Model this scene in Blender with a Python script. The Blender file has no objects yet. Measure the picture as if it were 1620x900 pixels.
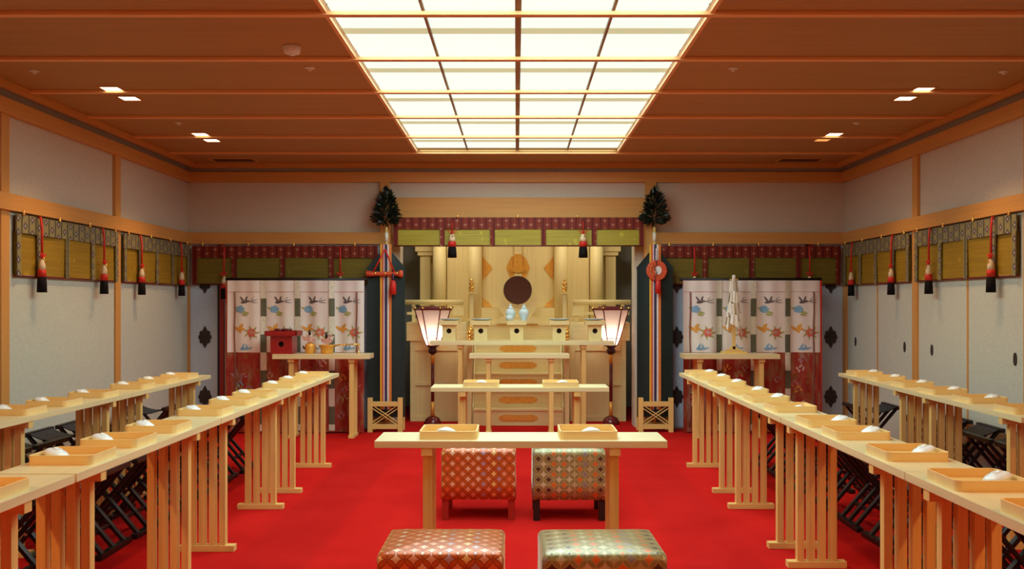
import bpy, bmesh, math, random
from mathutils import Vector, Matrix
random.seed(7)
PI = math.pi
S = bpy.context.scene
C = S.collection

# ------------------------------------------------------------------ camera, world, light, exposure
F, CX, CY, H = 1500.0, 817.0, 481.0, 1.38            # focal length in photo pixels, vanishing point, eye height
cam_d = bpy.data.cameras.new('camera')
cam_d.sensor_width = 36.0
cam_d.lens = 36.0 * F / 1620.0
cam_d.shift_x = (810.0 - CX) / 1620.0
cam_d.shift_y = (CY - 450.0) / 1620.0
cam_d.clip_start = 0.05
cam = bpy.data.objects.new('camera', cam_d)
cam.location = (0, 0, H)
cam.rotation_euler = (PI / 2, 0, 0)
C.objects.link(cam)
S.camera = cam

PANEL_STRENGTH = 0.95
PANEL_COLOR = (0.86, 1.0, 0.90)
TUBE_W = 24.0                    # lamps of the ceiling panel, per bay
TUBE_COLOR = (0.77, 1.0, 0.95)
BATTEN_STRENGTH = 0.50
SPOT_W = 30.0
NEAR_SPOT_W = 120.0
SPOT_COLOR = (1.0, 0.58, 0.25)
ALCOVE_W = 11.0
LANTERN_W = 3.2

w = bpy.data.worlds.new('world')
w.use_nodes = True
w.node_tree.nodes['Background'].inputs[0].default_value = (1.0, 0.85, 0.7, 1)
w.node_tree.nodes['Background'].inputs[1].default_value = 0.02
S.world = w
S.view_settings.view_transform = 'Standard'
S.view_settings.look = 'None'
S.view_settings.gamma = 1.0
S.view_settings.use_curve_mapping = False
S.view_settings.exposure = 0.0
try:
    S.cycles.max_bounces = 10
    S.cycles.diffuse_bounces = 6
    S.cycles.use_denoising = True
    S.cycles.sample_clamp_indirect = 6.0
    S.cycles.caustics_reflective = False
    S.cycles.caustics_refractive = False
except Exception:
    pass


def X(px, d):
    return (px - CX) * d / F


def Z(py, d):
    return H + (CY - py) * d / F


def lin(r, g, b):
    def f(c):
        c /= 255.0
        return c / 12.92 if c <= 0.04045 else ((c + 0.055) / 1.055) ** 2.4
    return (f(r), f(g), f(b), 1.0)


# ------------------------------------------------------------------ materials
class NT:
    """Small helper to write node graphs."""
    def __init__(self, name):
        self.m = bpy.data.materials.new(name)
        self.m.use_nodes = True
        self.t = self.m.node_tree
        self.b = self.t.nodes['Principled BSDF']
        self.out = self.t.nodes['Material Output']

    def n(self, kind, **kw):
        nd = self.t.nodes.new(kind)
        for k, v in kw.items():
            setattr(nd, k, v)
        return nd

    def put(self, sock, v):
        if isinstance(v, bpy.types.NodeSocket):
            self.t.links.new(v, sock)
        elif v is not None:
            sock.default_value = v

    def math(self, op, a, b=None, c=None):
        nd = self.n('ShaderNodeMath', operation=op)
        for i, v in enumerate((a, b, c)):
            self.put(nd.inputs[i], v)
        return nd.outputs[0]

    def mix(self, f, a, b):
        nd = self.n('ShaderNodeMix', data_type='RGBA')
        self.put(nd.inputs[0], f)
        self.put(nd.inputs[6], a)
        self.put(nd.inputs[7], b)
        return nd.outputs[2]

    def coord(self, which='Object'):
        return self.n('ShaderNodeTexCoord').outputs[which]

    def scaled(self, v, s):
        nd = self.n('ShaderNodeMapping')
        self.put(nd.inputs[0], v)
        nd.inputs[3].default_value = s
        return nd.outputs[0]

    def noise(self, v, scale=1.0, detail=3.0, rough=0.55):
        nd = self.n('ShaderNodeTexNoise')
        self.put(nd.inputs['Vector'], v)
        nd.inputs['Scale'].default_value = scale
        nd.inputs['Detail'].default_value = detail
        nd.inputs['Roughness'].default_value = rough
        return nd.outputs[0]

    def ramp(self, f, stops, interp='LINEAR'):
        nd = self.n('ShaderNodeValToRGB')
        self.put(nd.inputs[0], f)
        cr = nd.color_ramp
        cr.interpolation = interp
        while len(cr.elements) < len(stops):
            cr.elements.new(0.5)
        for e, (p, c) in zip(cr.elements, stops):
            e.position = p
            e.color = c
        return nd.outputs[0]

    def bump(self, h, strength=0.2, dist=0.002):
        nd = self.n('ShaderNodeBump')
        nd.inputs['Strength'].default_value = strength
        nd.inputs['Distance'].default_value = dist
        self.put(nd.inputs['Height'], h)
        self.t.links.new(nd.outputs[0], self.b.inputs['Normal'])

    def base(self, c, rough=0.5, metal=0.0, spec=0.5):
        self.put(self.b.inputs['Base Color'], c)
        self.b.inputs['Roughness'].default_value = rough
        self.b.inputs['Metallic'].default_value = metal
        self.b.inputs['Specular IOR Level'].default_value = spec
        return self.m


def mul(c, k):
    return (min(1, c[0] * k), min(1, c[1] * k), min(1, c[2] * k), 1)


def wood(name, c, axis=0, rough=0.5, contrast=0.13, scale=1.0, coat=0.0):
    t = NT(name)
    s = [38 * scale] * 3
    s[axis] = 1.6 * scale
    v = t.scaled(t.coord('Object'), s)
    n1 = t.noise(v, 1.0, 4.0, 0.6)
    col = t.ramp(n1, [(0.30, mul(c, 1 - contrast)), (0.5, c), (0.72, mul(c, 1 + contrast * 0.7))])
    t.base(col, rough, 0, 0.35)
    t.b.inputs['Coat Weight'].default_value = coat
    t.b.inputs['Coat Roughness'].default_value = 0.4
    t.bump(n1, 0.08, 0.001)
    return t.m


def plain(name, c, rough=0.5, metal=0.0, spec=0.5, var=0.06, nscale=30.0):
    t = NT(name)
    n1 = t.noise(t.coord('Object'), nscale, 3.0)
    col = t.ramp(n1, [(0.3, mul(c, 1 - var)), (0.7, mul(c, 1 + var))])
    return t.base(col, rough, metal, spec)


def emit(name, c, strength):
    t = NT(name)
    t.base((0.35 * c[0], 0.35 * c[1], 0.35 * c[2], 1), 0.4)
    t.b.inputs['Emission Color'].default_value = (c[0], c[1], c[2], 1)
    t.b.inputs['Emission Strength'].default_value = strength
    return t.m


def star_fabric(name, ground, line, palette, cell=0.066, rough=0.30, petal=None, tint=(1, 0.93, 0.74), coat_all=False):
    """woven brocade: interlocking circles with four-pointed stars in several colours"""
    t = NT(name)
    uv = t.n('ShaderNodeUVMap').outputs[0]
    sp = t.n('ShaderNodeSeparateXYZ')
    t.put(sp.inputs[0], uv)
    k = 1.0 / cell
    a = t.math('ADD', t.math('MULTIPLY', t.math('ADD', sp.outputs[0], sp.outputs[1]), k), 100.5)
    b = t.math('ADD', t.math('MULTIPLY', t.math('SUBTRACT', sp.outputs[0], sp.outputs[1]), k), 100.5)
    ia, ib = t.math('FLOOR', a), t.math('FLOOR', b)
    au = t.math('ABSOLUTE', t.math('SUBTRACT', t.math('FRACT', a), 0.5))
    av = t.math('ABSOLUTE', t.math('SUBTRACT', t.math('FRACT', b), 0.5))

    def sq(x):
        return t.math('MULTIPLY', x, x)
    d1 = t.math('ADD', sq(t.math('SUBTRACT', 1.0, au)), sq(av))
    d2 = t.math('ADD', sq(t.math('SUBTRACT', 1.0, av)), sq(au))
    d = t.math('MINIMUM', d1, d2)
    star = t.math('GREATER_THAN', d, 0.56)
    lens = t.math('LESS_THAN', d, 0.44)
    wn = t.n('ShaderNodeTexWhiteNoise', noise_dimensions='2D')
    cb = t.n('ShaderNodeCombineXYZ')
    t.put(cb.inputs[0], t.math('ADD', ia, ib))
    t.put(cb.inputs[1], t.math('MODULO', t.math('SUBTRACT', t.math('ADD', ia, 400.0), ib), 2.0))
    t.put(wn.inputs['Vector'], cb.outputs[0])
    n = len(palette)
    colr = t.ramp(wn.outputs['Value'], [(i / n, p) for i, p in enumerate(palette)], 'CONSTANT')
    weave = t.noise(t.scaled(uv, (240, 900, 1)), 1.0, 1.0)
    patch = t.noise(t.scaled(uv, (14, 14, 1)), 1.0, 2.0)
    c = t.mix(weave, mul(line, 0.8), mul(line, 1.2))
    g2 = t.mix(patch, mul(ground, 0.8), petal or mul(ground, 1.2))
    c = t.mix(lens, c, g2)
    c = t.mix(star, c, colr)
    t.base(c, rough, 0.15, 0.7)
    t.b.inputs['Sheen Weight'].default_value = 0.65
    t.b.inputs['Sheen Roughness'].default_value = 0.35
    t.b.inputs['Sheen Tint'].default_value = (tint[0], tint[1], tint[2], 1)
    t.put(t.b.inputs['Coat Weight'], 0.6 if coat_all else star)
    t.b.inputs['Coat Roughness'].default_value = 0.42
    t.b.inputs['Coat IOR'].default_value = 1.6
    t.bump(weave, 0.25, 0.001)
    return t.m


def band_fabric(name, ground, stripe, motif, motif2, pitch=0.078, stripew=0.22, rough=0.6):
    """brocade band with vertical stripes and small four-petal diamonds between them"""
    t = NT(name)
    uv = t.n('ShaderNodeUVMap').outputs[0]
    sp = t.n('ShaderNodeSeparateXYZ')
    t.put(sp.inputs[0], uv)
    u = t.math('ADD', t.math('DIVIDE', sp.outputs[0], pitch), 200.0)
    v = t.math('ADD', t.math('DIVIDE', sp.outputs[1], pitch), 200.0)
    fu = t.math('ABSOLUTE', t.math('SUBTRACT', t.math('FRACT', u), 0.5))
    odd = t.math('MULTIPLY', t.math('MODULO', t.math('FLOOR', u), 2.0), 0.5)
    fv = t.math('ABSOLUTE', t.math('SUBTRACT', t.math('FRACT', t.math('ADD', v, odd)), 0.5))
    st = t.math('GREATER_THAN', fu, 0.5 - stripew / 2)
    d = t.math('ADD', t.math('POWER', fu, 0.8), t.math('POWER', fv, 0.8))
    m1 = t.math('LESS_THAN', d, 0.42)
    m2 = t.math('LESS_THAN', d, 0.22)
    chain = t.math('LESS_THAN', fu, 0.012)
    weave = t.noise(t.scaled(uv, (500, 200, 1)), 1.0, 2.0)
    g = t.mix(weave, mul(ground, 0.75), mul(ground, 1.25))
    c = t.mix(st, g, stripe)
    c = t.mix(chain, c, motif2)
    c = t.mix(m1, c, motif)
    c = t.mix(m2, c, motif2)
    t.base(c, rough, 0, 0.3)
    return t.m


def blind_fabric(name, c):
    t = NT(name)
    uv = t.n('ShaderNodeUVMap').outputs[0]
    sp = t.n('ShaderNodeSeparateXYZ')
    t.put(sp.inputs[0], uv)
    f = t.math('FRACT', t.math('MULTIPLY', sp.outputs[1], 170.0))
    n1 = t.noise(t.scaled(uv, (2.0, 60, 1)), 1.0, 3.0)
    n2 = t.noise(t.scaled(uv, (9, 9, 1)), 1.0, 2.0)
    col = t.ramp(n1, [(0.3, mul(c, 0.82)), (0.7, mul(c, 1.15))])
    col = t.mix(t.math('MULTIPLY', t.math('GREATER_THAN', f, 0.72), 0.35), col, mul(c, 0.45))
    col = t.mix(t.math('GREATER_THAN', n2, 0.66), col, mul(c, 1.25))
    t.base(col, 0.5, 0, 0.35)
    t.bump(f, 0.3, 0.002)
    return t.m


M = {}
WOODC = (0.81, 0.54, 0.18, 1)
for i, a in enumerate('xyz'):
    M['wood_' + a] = wood('pale_cypress_' + a, WOODC, i, 0.48)
    M['post_' + a] = wood('honey_cedar_' + a, (0.62, 0.31, 0.085, 1), i, 0.5, 0.08)
    M['altar_' + a] = wood('altar_cypress_' + a, (0.82, 0.665, 0.32, 1), i, 0.5, 0.06)
    M['beam_' + a] = wood('ceiling_batten_' + a, (0.84, 0.47, 0.19, 1), i, 0.5, 0.06)
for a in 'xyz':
    M['top_' + a] = wood('pale_lit_top_' + a, (0.82, 0.71, 0.39, 1), 'xyz'.index(a), 0.40, 0.08, 1.0, 0.7)  # paler than the leg wood, partly from light put into the colour
M['ceil'] = wood('ceiling_board', (0.44, 0.24, 0.07, 1), 0, 0.55, 0.10, 0.6)
M['tray'] = wood('tray_wood', (0.90, 0.66, 0.29, 1), 0, 0.45, 0.05)
M['cove'] = plain('grey_cove', (0.40, 0.36, 0.31, 1), 0.8)


def wallpaper(name, c, bumpy=0.25):
    t = NT(name)
    co = t.coord('Object')
    n1 = t.noise(co, 60, 4.0)
    n2 = t.noise(co, 7, 2.0)
    col = t.ramp(n1, [(0.35, mul(c, 0.93)), (0.65, mul(c, 1.05))])
    col = t.mix(t.math('MULTIPLY', n2, 0.15), col, mul(c, 0.85))
    t.base(col, 0.8, 0, 0.2)
    t.bump(n1, bumpy, 0.004)
    return t.m


M['wall'] = wallpaper('washi_wallpaper', (0.60, 0.54, 0.45, 1))
M['paper_door'] = wallpaper('sliding_door_paper', (0.56, 0.60, 0.53, 1))
M['blue_door'] = wallpaper('cool_white_door_paper', (0.54, 0.70, 0.88, 1), 0.1)
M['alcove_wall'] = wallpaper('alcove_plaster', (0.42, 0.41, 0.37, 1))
M['rear_wall'] = wood('rear_wall_board', (0.25, 0.235, 0.20, 1), 2)


def carpet():
    t = NT('red_carpet')
    co = t.coord('Object')
    n1 = t.noise(co, 260, 2.0)
    n2 = t.noise(co, 2.2, 4.0)
    n3 = t.noise(t.scaled(co, (6, 1.2, 1)), 1.6, 3.0)
    col = t.ramp(n2, [(0.3, (0.48, 0.012, 0.010, 1)), (0.7, (0.60, 0.018, 0.015, 1))])
    col = t.mix(t.math('MULTIPLY', n3, 0.25), col, (0.48, 0.010, 0.010, 1))
    col = t.mix(t.math('MULTIPLY', n1, 0.3), col, (0.45, 0.008, 0.008, 1))
    t.base(col, 1.0, 0, 0.02)
    t.bump(n1, 0.5, 0.004)
    return t.m


M['carpet'] = carpet()
M['panel'] = emit('lit_acrylic', PANEL_COLOR, PANEL_STRENGTH)
M['batten'] = emit('shaded_acrylic', (0.93, 0.93, 0.55), BATTEN_STRENGTH)
M['rail'] = plain('brown_light_rail', (0.30, 0.17, 0.09, 1), 0.5)
M['lens'] = emit('warm_downlight_lens', (1.0, 0.86, 0.62), 6.0)
M['lens_dim'] = emit('dim_downlight_lens', (1.0, 0.45, 0.12), 0.9)
M['white_plastic'] = plain('white_plastic', (0.75, 0.72, 0.66, 1), 0.4)
M['vent'] = plain('dark_vent', (0.10, 0.05, 0.03, 1), 0.6)
M['black'] = plain('black_lacquered_wood', (0.010, 0.006, 0.007, 1), 0.4)
M['black_silk'] = plain('black_silk', (0.006, 0.004, 0.004, 1), 0.8, spec=0.2)
M['seat_cloth'] = plain('dark_blue_seat_cloth', (0.018, 0.026, 0.042, 1), 0.75, var=0.5, nscale=60)
M['crest'] = plain('dark_bronze', (0.035, 0.022, 0.022, 1), 0.45)
M['steel'] = plain('steel', (0.65, 0.62, 0.58, 1), 0.3, 0.9)
M['red_silk'] = plain('red_silk', (0.62, 0.022, 0.012, 1), 0.55)
M['orange_red'] = plain('orange_red_brocade', (0.66, 0.085, 0.025, 1), 0.5, var=0.35, nscale=70)
M['purple'] = plain('purple_silk', (0.06, 0.02, 0.07, 1), 0.55)
M['gold'] = plain('polished_gold', (0.95, 0.58, 0.16, 1), 0.2, 1.0, var=0.03)
M['gold_fitting'] = plain('gold_leaf_fitting', (0.86, 0.43, 0.075, 1), 0.42, 0.35, var=0.14, nscale=45)
M['cream_cord'] = plain('cream_cord', (0.80, 0.66, 0.42, 1), 0.6)
M['white_ceramic'] = plain('white_ceramic', (0.84, 0.92, 0.94, 1), 0.25, var=0.02)
M['celadon'] = plain('pale_blue_porcelain', (0.62, 0.76, 0.80, 1), 0.22, var=0.03)
M['mirror'] = plain('old_bronze_mirror', (0.70, 0.78, 0.78, 1), 0.05, 1.0, var=0.02)
M['red_lacquer'] = plain('red_lacquer', (0.36, 0.012, 0.014, 1), 0.3)
M['maroon_lacquer'] = plain('maroon_lacquer', (0.14, 0.012, 0.014, 1), 0.22)
M['dark_purple'] = plain('dark_purple_lacquer', (0.055, 0.012, 0.022, 1), 0.3)
M['banner'] = plain('dark_green_silk', (0.003, 0.018, 0.018, 1), 0.5, var=0.2, nscale=4)
M['yellow_silk'] = plain('yellow_silk', (0.80, 0.45, 0.03, 1), 0.5)
M['orange_silk'] = plain('orange_silk', (0.72, 0.22, 0.04, 1), 0.5)
M['flame_silk'] = plain('flame_red_silk', (0.62, 0.10, 0.04, 1), 0.5)
M['pink_silk'] = plain('pale_pink_silk', (0.70, 0.55, 0.58, 1), 0.5)
M['navy_silk'] = plain('navy_silk', (0.035, 0.028, 0.085, 1), 0.5)
M['white_silk'] = plain('white_silk', (0.78, 0.76, 0.74, 1), 0.5)
M['leaf'] = plain('dark_glossy_leaf', (0.007, 0.016, 0.008, 1), 0.34, var=0.4, nscale=20)
M['bark'] = plain('bark', (0.10, 0.06, 0.03, 1), 0.7)
M['white_paper'] = plain('white_paper', (0.84, 0.80, 0.70, 1), 0.7)
M['pink_paper'] = plain('pink_patterned_paper', (0.72, 0.40, 0.34, 1), 0.6, var=0.35, nscale=50)
M['stool_black'] = plain('black_stool_leg', (0.012, 0.010, 0.010, 1), 0.35)
M['stool_red'] = plain('red_stool_leg', (0.35, 0.02, 0.012, 1), 0.4)
M['orange_brocade'] = star_fabric('orange_brocade', (0.72, 0.19, 0.024, 1), (0.34, 0.06, 0.012, 1),
    [(0.82, 0.56, 0.36, 1), (0.80, 0.19, 0.05, 1), (0.80, 0.36, 0.20, 1), (0.48, 0.30, 0.36, 1), (0.86, 0.58, 0.18, 1), (0.80, 0.26, 0.10, 1)],
    petal=(0.56, 0.10, 0.012, 1), tint=(1.0, 0.80, 0.40))
M['green_brocade'] = star_fabric('green_gold_brocade', (0.26, 0.23, 0.07, 1), (0.40, 0.38, 0.14, 1),
    [(0.58, 0.60, 0.40, 1), (0.06, 0.035, 0.03, 1), (0.72, 0.17, 0.02, 1), (0.46, 0.44, 0.22, 1), (0.26, 0.26, 0.28, 1), (0.40, 0.34, 0.13, 1)],
    petal=(0.34, 0.33, 0.13, 1), tint=(0.86, 1.0, 0.80), coat_all=True)
M['maroon_band'] = band_fabric('maroon_brocade_band', (0.20, 0.020, 0.007, 1), (0.11, 0.008, 0.008, 1), (0.25, 0.055, 0.03, 1), (0.42, 0.24, 0.18, 1), 0.09, 0.22)
M['teal_band'] = band_fabric('teal_gold_brocade_band', (0.25, 0.22, 0.10, 1), (0.07, 0.072, 0.055, 1), (0.07, 0.05, 0.10, 1), (0.40, 0.38, 0.30, 1), 0.10, 0.20)
M['blind'] = blind_fabric('gold_bamboo_blind', (0.33, 0.20, 0.014, 1))
M['blind_green'] = blind_fabric('olive_bamboo_blind', (0.42, 0.34, 0.03, 1))
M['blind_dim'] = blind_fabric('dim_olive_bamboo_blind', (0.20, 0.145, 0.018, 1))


def cloth_white():
    t = NT('white_curtain_silk')
    n1 = t.noise(t.coord('Object'), 3.0, 3.0)
    col = t.ramp(n1, [(0.35, (0.82, 0.72, 0.70, 1)), (0.65, (0.85, 0.80, 0.76, 1))])
    return t.base(col, 0.6, 0, 0.3)


def cloth_red():
    t = NT('red_curtain_silk')
    co = t.coord('Object')
    n1 = t.noise(t.scaled(co, (11, 11, 4)), 1.0, 4.0)
    n2 = t.noise(co, 9, 2.0)
    col = t.ramp(n1, [(0.30, (0.24, 0.025, 0.012, 1)), (0.48, (0.36, 0.035, 0.020, 1)), (0.60, (0.34, 0.12, 0.06, 1)), (0.74, (0.44, 0.26, 0.22, 1))])
    col = t.mix(t.math('MULTIPLY', t.math('GREATER_THAN', n2, 0.62), 0.5), col, (0.30, 0.13, 0.03, 1))
    return t.base(col, 0.6, 0, 0.3)


M['cloth_white'] = cloth_white()
M['cloth_red'] = cloth_red()
for k, c in dict(ink=(0.13, 0.10, 0.11), blue=(0.22, 0.42, 0.62), leafg=(0.40, 0.42, 0.14), butterfly=(0.76, 0.36, 0.06),
                 peony=(0.66, 0.13, 0.09), mauve=(0.40, 0.20, 0.24), faint=(0.55, 0.36, 0.30), ribbon_g=(0.12, 0.125, 0.075),
                 ribbon_w=(0.74, 0.70, 0.58), cordbrown=(0.28, 0.11, 0.08), pinkline=(0.62, 0.34, 0.32)).items():
    M[k] = plain('dye_' + k, (c[0], c[1], c[2], 1), 0.6, var=0.15, nscale=50)


def paper_shade():
    t = NT('lantern_paper')
    t.t.nodes.remove(t.b)
    d = t.n('ShaderNodeBsdfDiffuse')
    tr = t.n('ShaderNodeBsdfTranslucent')
    n1 = t.noise(t.coord('Object'), 40, 3.0)
    col = t.ramp(n1, [(0.3, (0.90, 0.78, 0.74, 1)), (0.7, (0.95, 0.84, 0.79, 1))])
    t.put(d.inputs[0], col)
    t.put(tr.inputs[0], col)
    mx = t.n('ShaderNodeMixShader')
    mx.inputs[0].default_value = 0.6
    t.t.links.new(d.outputs[0], mx.inputs[1])
    t.t.links.new(tr.outputs[0], mx.inputs[2])
    t.t.links.new(mx.outputs[0], t.out.inputs[0])
    return t.m


M['shade'] = paper_shade()


# ------------------------------------------------------------------ mesh helpers
class MB:
    def __init__(self):
        self.bm = bmesh.new()
        self.mi = 0

    def _new(self, verts_before):
        self.bm.verts.ensure_lookup_table()
        return self.bm.verts[verts_before:]

    def box(self, x0, x1, y0, y1, z0, z1, bev=0.0, mi=0):
        t = bmesh.new()
        bmesh.ops.create_cube(t, size=1.0)
        for v in t.verts:
            v.co = Vector(((x0 + x1) / 2 + v.co.x * (x1 - x0), (y0 + y1) / 2 + v.co.y * (y1 - y0), (z0 + z1) / 2 + v.co.z * (z1 - z0)))
        if bev > 0:
            b = min(bev, 0.45 * min(abs(x1 - x0), abs(y1 - y0), abs(z1 - z0)))
            bmesh.ops.bevel(t, geom=list(t.edges), offset=b, segments=2, affect='EDGES', profile=0.7)
        self._merge(t, mi)
        return self

    def _merge(self, t, mi=0, mat=None):
        vm = {}
        for v in t.verts:
            vm[v] = self.bm.verts.new(mat @ v.co if mat else v.co)
        for f in t.faces:
            try:
                nf = self.bm.faces.new([vm[v] for v in f.verts])
                nf.material_index = mi
                nf.smooth = f.smooth
            except ValueError:
                pass
        t.free()

    def bar(self, p, q, wx, wy, bev=0.0, mi=0, up=(0, 1, 0)):
        """rectangular bar from p to q"""
        p, q = Vector(p), Vector(q)
        d = q - p
        L = d.length
        z = d.normalized()
        u = Vector(up)
        if abs(z.dot(u)) > 0.98:
            u = Vector((1, 0, 0))
        x = u.cross(z).normalized()
        y = z.cross(x)
        mat = Matrix((x, y, z)).transposed().to_4x4()
        mat.translation = (p + q) / 2
        t = bmesh.new()
        bmesh.ops.create_cube(t, size=1.0)
        for v in t.verts:
            v.co = Vector((v.co.x * wx, v.co.y * wy, v.co.z * L))
        if bev > 0:
            bmesh.ops.bevel(t, geom=list(t.edges), offset=min(bev, 0.4 * min(wx, wy)), segments=2, affect='EDGES', profile=0.7)
        self._merge(t, mi, mat)
        return self

    def tube(self, pts, r, n=8, mi=0, cap=True):
        pts = [Vector(p) for p in pts]
        rs = r if isinstance(r, (list, tuple)) else [r] * len(pts)
        rings = []
        prev = None
        for i, p in enumerate(pts):
            d = (pts[min(i + 1, len(pts) - 1)] - pts[max(i - 1, 0)]).normalized()
            if prev is None:
                a = Vector((0, 0, 1)) if abs(d.z) < 0.9 else Vector((1, 0, 0))
                x = d.cross(a).normalized()
            else:
                x = (prev - d * prev.dot(d)).normalized()
            prev = x
            y = d.cross(x)
            rings.append([self.bm.verts.new(p + (x * math.cos(2 * PI * k / n) + y * math.sin(2 * PI * k / n)) * rs[i]) for k in range(n)])
        for a, b in zip(rings, rings[1:]):
            for k in range(n):
                f = self.bm.faces.new((a[k], a[(k + 1) % n], b[(k + 1) % n], b[k]))
                f.smooth = True
                f.material_index = mi
        if cap:
            for rg, rev in ((rings[0], True), (rings[-1], False)):
                f = self.bm.faces.new(list(reversed(rg)) if rev else rg)
                f.material_index = mi
        return self

    def lathe(self, prof, cx=0, cy=0, n=24, mi=0, phase=0.0, smooth=True, sx=1.0, sy=1.0):
        """prof: [(r, z), ...] bottom to top"""
        rings = []
        for r, z in prof:
            if r < 1e-5:
                rings.append([self.bm.verts.new((cx, cy, z))])
            else:
                rings.append([self.bm.verts.new((cx + sx * r * math.cos(phase + 2 * PI * k / n), cy + sy * r * math.sin(phase + 2 * PI * k / n), z)) for k in range(n)])
        for a, b in zip(rings, rings[1:]):
            for k in range(n):
                k2 = (k + 1) % n
                if len(a) == 1 and len(b) == 1:
                    continue
                if len(a) == 1:
                    vs = (a[0], b[k2], b[k])
                elif len(b) == 1:
                    vs = (a[k], a[k2], b[0])
                else:
                    vs = (a[k], a[k2], b[k2], b[k])
                f = self.bm.faces.new(vs)
                f.smooth = smooth
                f.material_index = mi
        for rg, rev in ((rings[0], True), (rings[-1], False)):
            if len(rg) > 2:
                f = self.bm.faces.new(list(reversed(rg)) if rev else rg)
                f.material_index = mi
        return self

    def prism(self, pts, axis, a0, a1, mi=0, smooth=False):
        """extrude a 2D outline along an axis ('y': pts are (x,z); 'x': (y,z); 'z': (x,y))"""
        def mk(p, a):
            if axis == 'y':
                return (p[0], a, p[1])
            if axis == 'x':
                return (a, p[0], p[1])
            return (p[0], p[1], a)
        A = [self.bm.verts.new(mk(p, a0)) for p in pts]
        B = [self.bm.verts.new(mk(p, a1)) for p in pts]
        n = len(pts)
        fs = [self.bm.faces.new(A), self.bm.faces.new(list(reversed(B)))]
        for k in range(n):
            f = self.bm.faces.new((A[k], B[k], B[(k + 1) % n], A[(k + 1) % n]))
            f.smooth = smooth
            fs.append(f)
        for f in fs:
            f.material_index = mi
        return self

    def poly(self, pts, mi=0):
        f = self.bm.faces.new([self.bm.verts.new(p) for p in pts])
        f.material_index = mi
        return self

    def grid(self, fn, nu, nv, mi=0, smooth=True):
        vs = [[self.bm.verts.new(fn(i / nu, j / nv)) for i in range(nu + 1)] for j in range(nv + 1)]
        for j in range(nv):
            for i in range(nu):
                f = self.bm.faces.new((vs[j][i], vs[j][i + 1], vs[j + 1][i + 1], vs[j + 1][i]))
                f.smooth = smooth
                f.material_index = mi
        return self

    def build(self, name, mats, parent=None, recalc=True):
        bm = self.bm
        if recalc:
            bmesh.ops.recalc_face_normals(bm, faces=list(bm.faces))
        uvl = bm.loops.layers.uv.new('uv')
        for f in bm.faces:
            nx, ny, nz = abs(f.normal.x), abs(f.normal.y), abs(f.normal.z)
            for l in f.loops:
                co = l.vert.co
                if nz >= nx and nz >= ny:
                    l[uvl].uv = (co.x, co.y)
                elif ny >= nx:
                    l[uvl].uv = (co.x, co.z)
                else:
                    l[uvl].uv = (co.y, co.z)
        me = bpy.data.meshes.new(name)
        bm.to_mesh(me)
        bm.free()
        for m in (mats if isinstance(mats, (list, tuple)) else [mats]):
            me.materials.append(m)
        o = bpy.data.objects.new(name, me)
        C.objects.link(o)
        if parent is not None:
            o.parent = parent
        return o


def tag(o, label=None, cat=None, group=None, kind=None):
    if label:
        o['label'] = label
    if cat:
        o['category'] = cat
    if group:
        o['group'] = group
    if kind:
        o['kind'] = kind
    return o


def thing(name, label, cat, loc=(0, 0, 0), rz=0.0, group=None):
    o = bpy.data.objects.new(name, None)
    o.empty_display_size = 0.05
    C.objects.link(o)
    o.location = loc
    o.rotation_euler = (0, 0, rz)
    return tag(o, label, cat, group)


def kids(o):
    return list(o.children)


def copy_tree(o, parent=None):
    c = o.copy()
    C.objects.link(c)
    if parent is not None:
        c.parent = parent
    for ch in list(o.children):
        copy_tree(ch, c)
    return c


def dup(root, loc, rz, label, group=None):
    r = copy_tree(root)
    r.location = loc
    r.rotation_euler = (0, 0, rz)
    r['label'] = label
    if group:
        r['group'] = group
    return r


def struct(name, mb, mats, label, cat):
    return tag(mb.build(name, mats), label, cat, None, 'structure')


def box(*a, **k):
    return MB().box(*a, **k)


ORD = ['first', 'second', 'third', 'fourth', 'fifth', 'sixth', 'seventh', 'eighth', 'ninth', 'tenth', 'eleventh', 'twelfth']

# ------------------------------------------------------------------ the room
XW = 3.64          # side walls
YB = 10.5          # back wall
YF = -2.6          # wall behind the camera
ZC = 2.93          # ceiling boards
AX0, AX1 = X(616, YB), X(1020, YB)     # alcove opening
YA = 12.75         # alcove back

struct('floor', MB().box(-XW - 0.1, XW + 0.1, YF - 0.1, YA + 0.1, -0.08, 0.0), M['carpet'], 'bright red carpet covering the whole hall floor', 'floor')
struct('wall_left', box(-XW - 0.1, -XW, YF, YB + 0.1, 0, 3.1), M['wall'], 'left wall in pale washi paper between cedar posts', 'wall')
struct('wall_right', box(XW, XW + 0.1, YF, YB + 0.1, 0, 3.1), M['wall'], 'right wall in pale washi paper above the sliding doors', 'wall')
wb = MB()
wb.box(-XW, AX0 - 0.1, YB, YB + 0.1, 0, 3.1)
wb.box(AX1 + 0.1, XW, YB, YB + 0.1, 0, 3.1)
wb.box(AX0 - 0.1, AX1 + 0.1, YB, YB + 0.1, 2.34, 3.1)
struct('wall_back', wb, M['wall'], 'altar end wall of pale paper around the alcove opening', 'wall')
struct('wall_front', box(-XW, XW, YF - 0.1, YF, 0, 3.1), M['rear_wall'], 'dark boarded wall behind the viewer', 'wall')
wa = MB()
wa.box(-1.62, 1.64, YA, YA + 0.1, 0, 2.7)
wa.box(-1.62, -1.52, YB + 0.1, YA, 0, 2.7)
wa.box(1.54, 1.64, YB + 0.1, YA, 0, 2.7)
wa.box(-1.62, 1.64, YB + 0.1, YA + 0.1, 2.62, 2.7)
struct('wall_alcove', wa, M['alcove_wall'], 'grey plaster walls and top of the altar alcove', 'wall')

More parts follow.
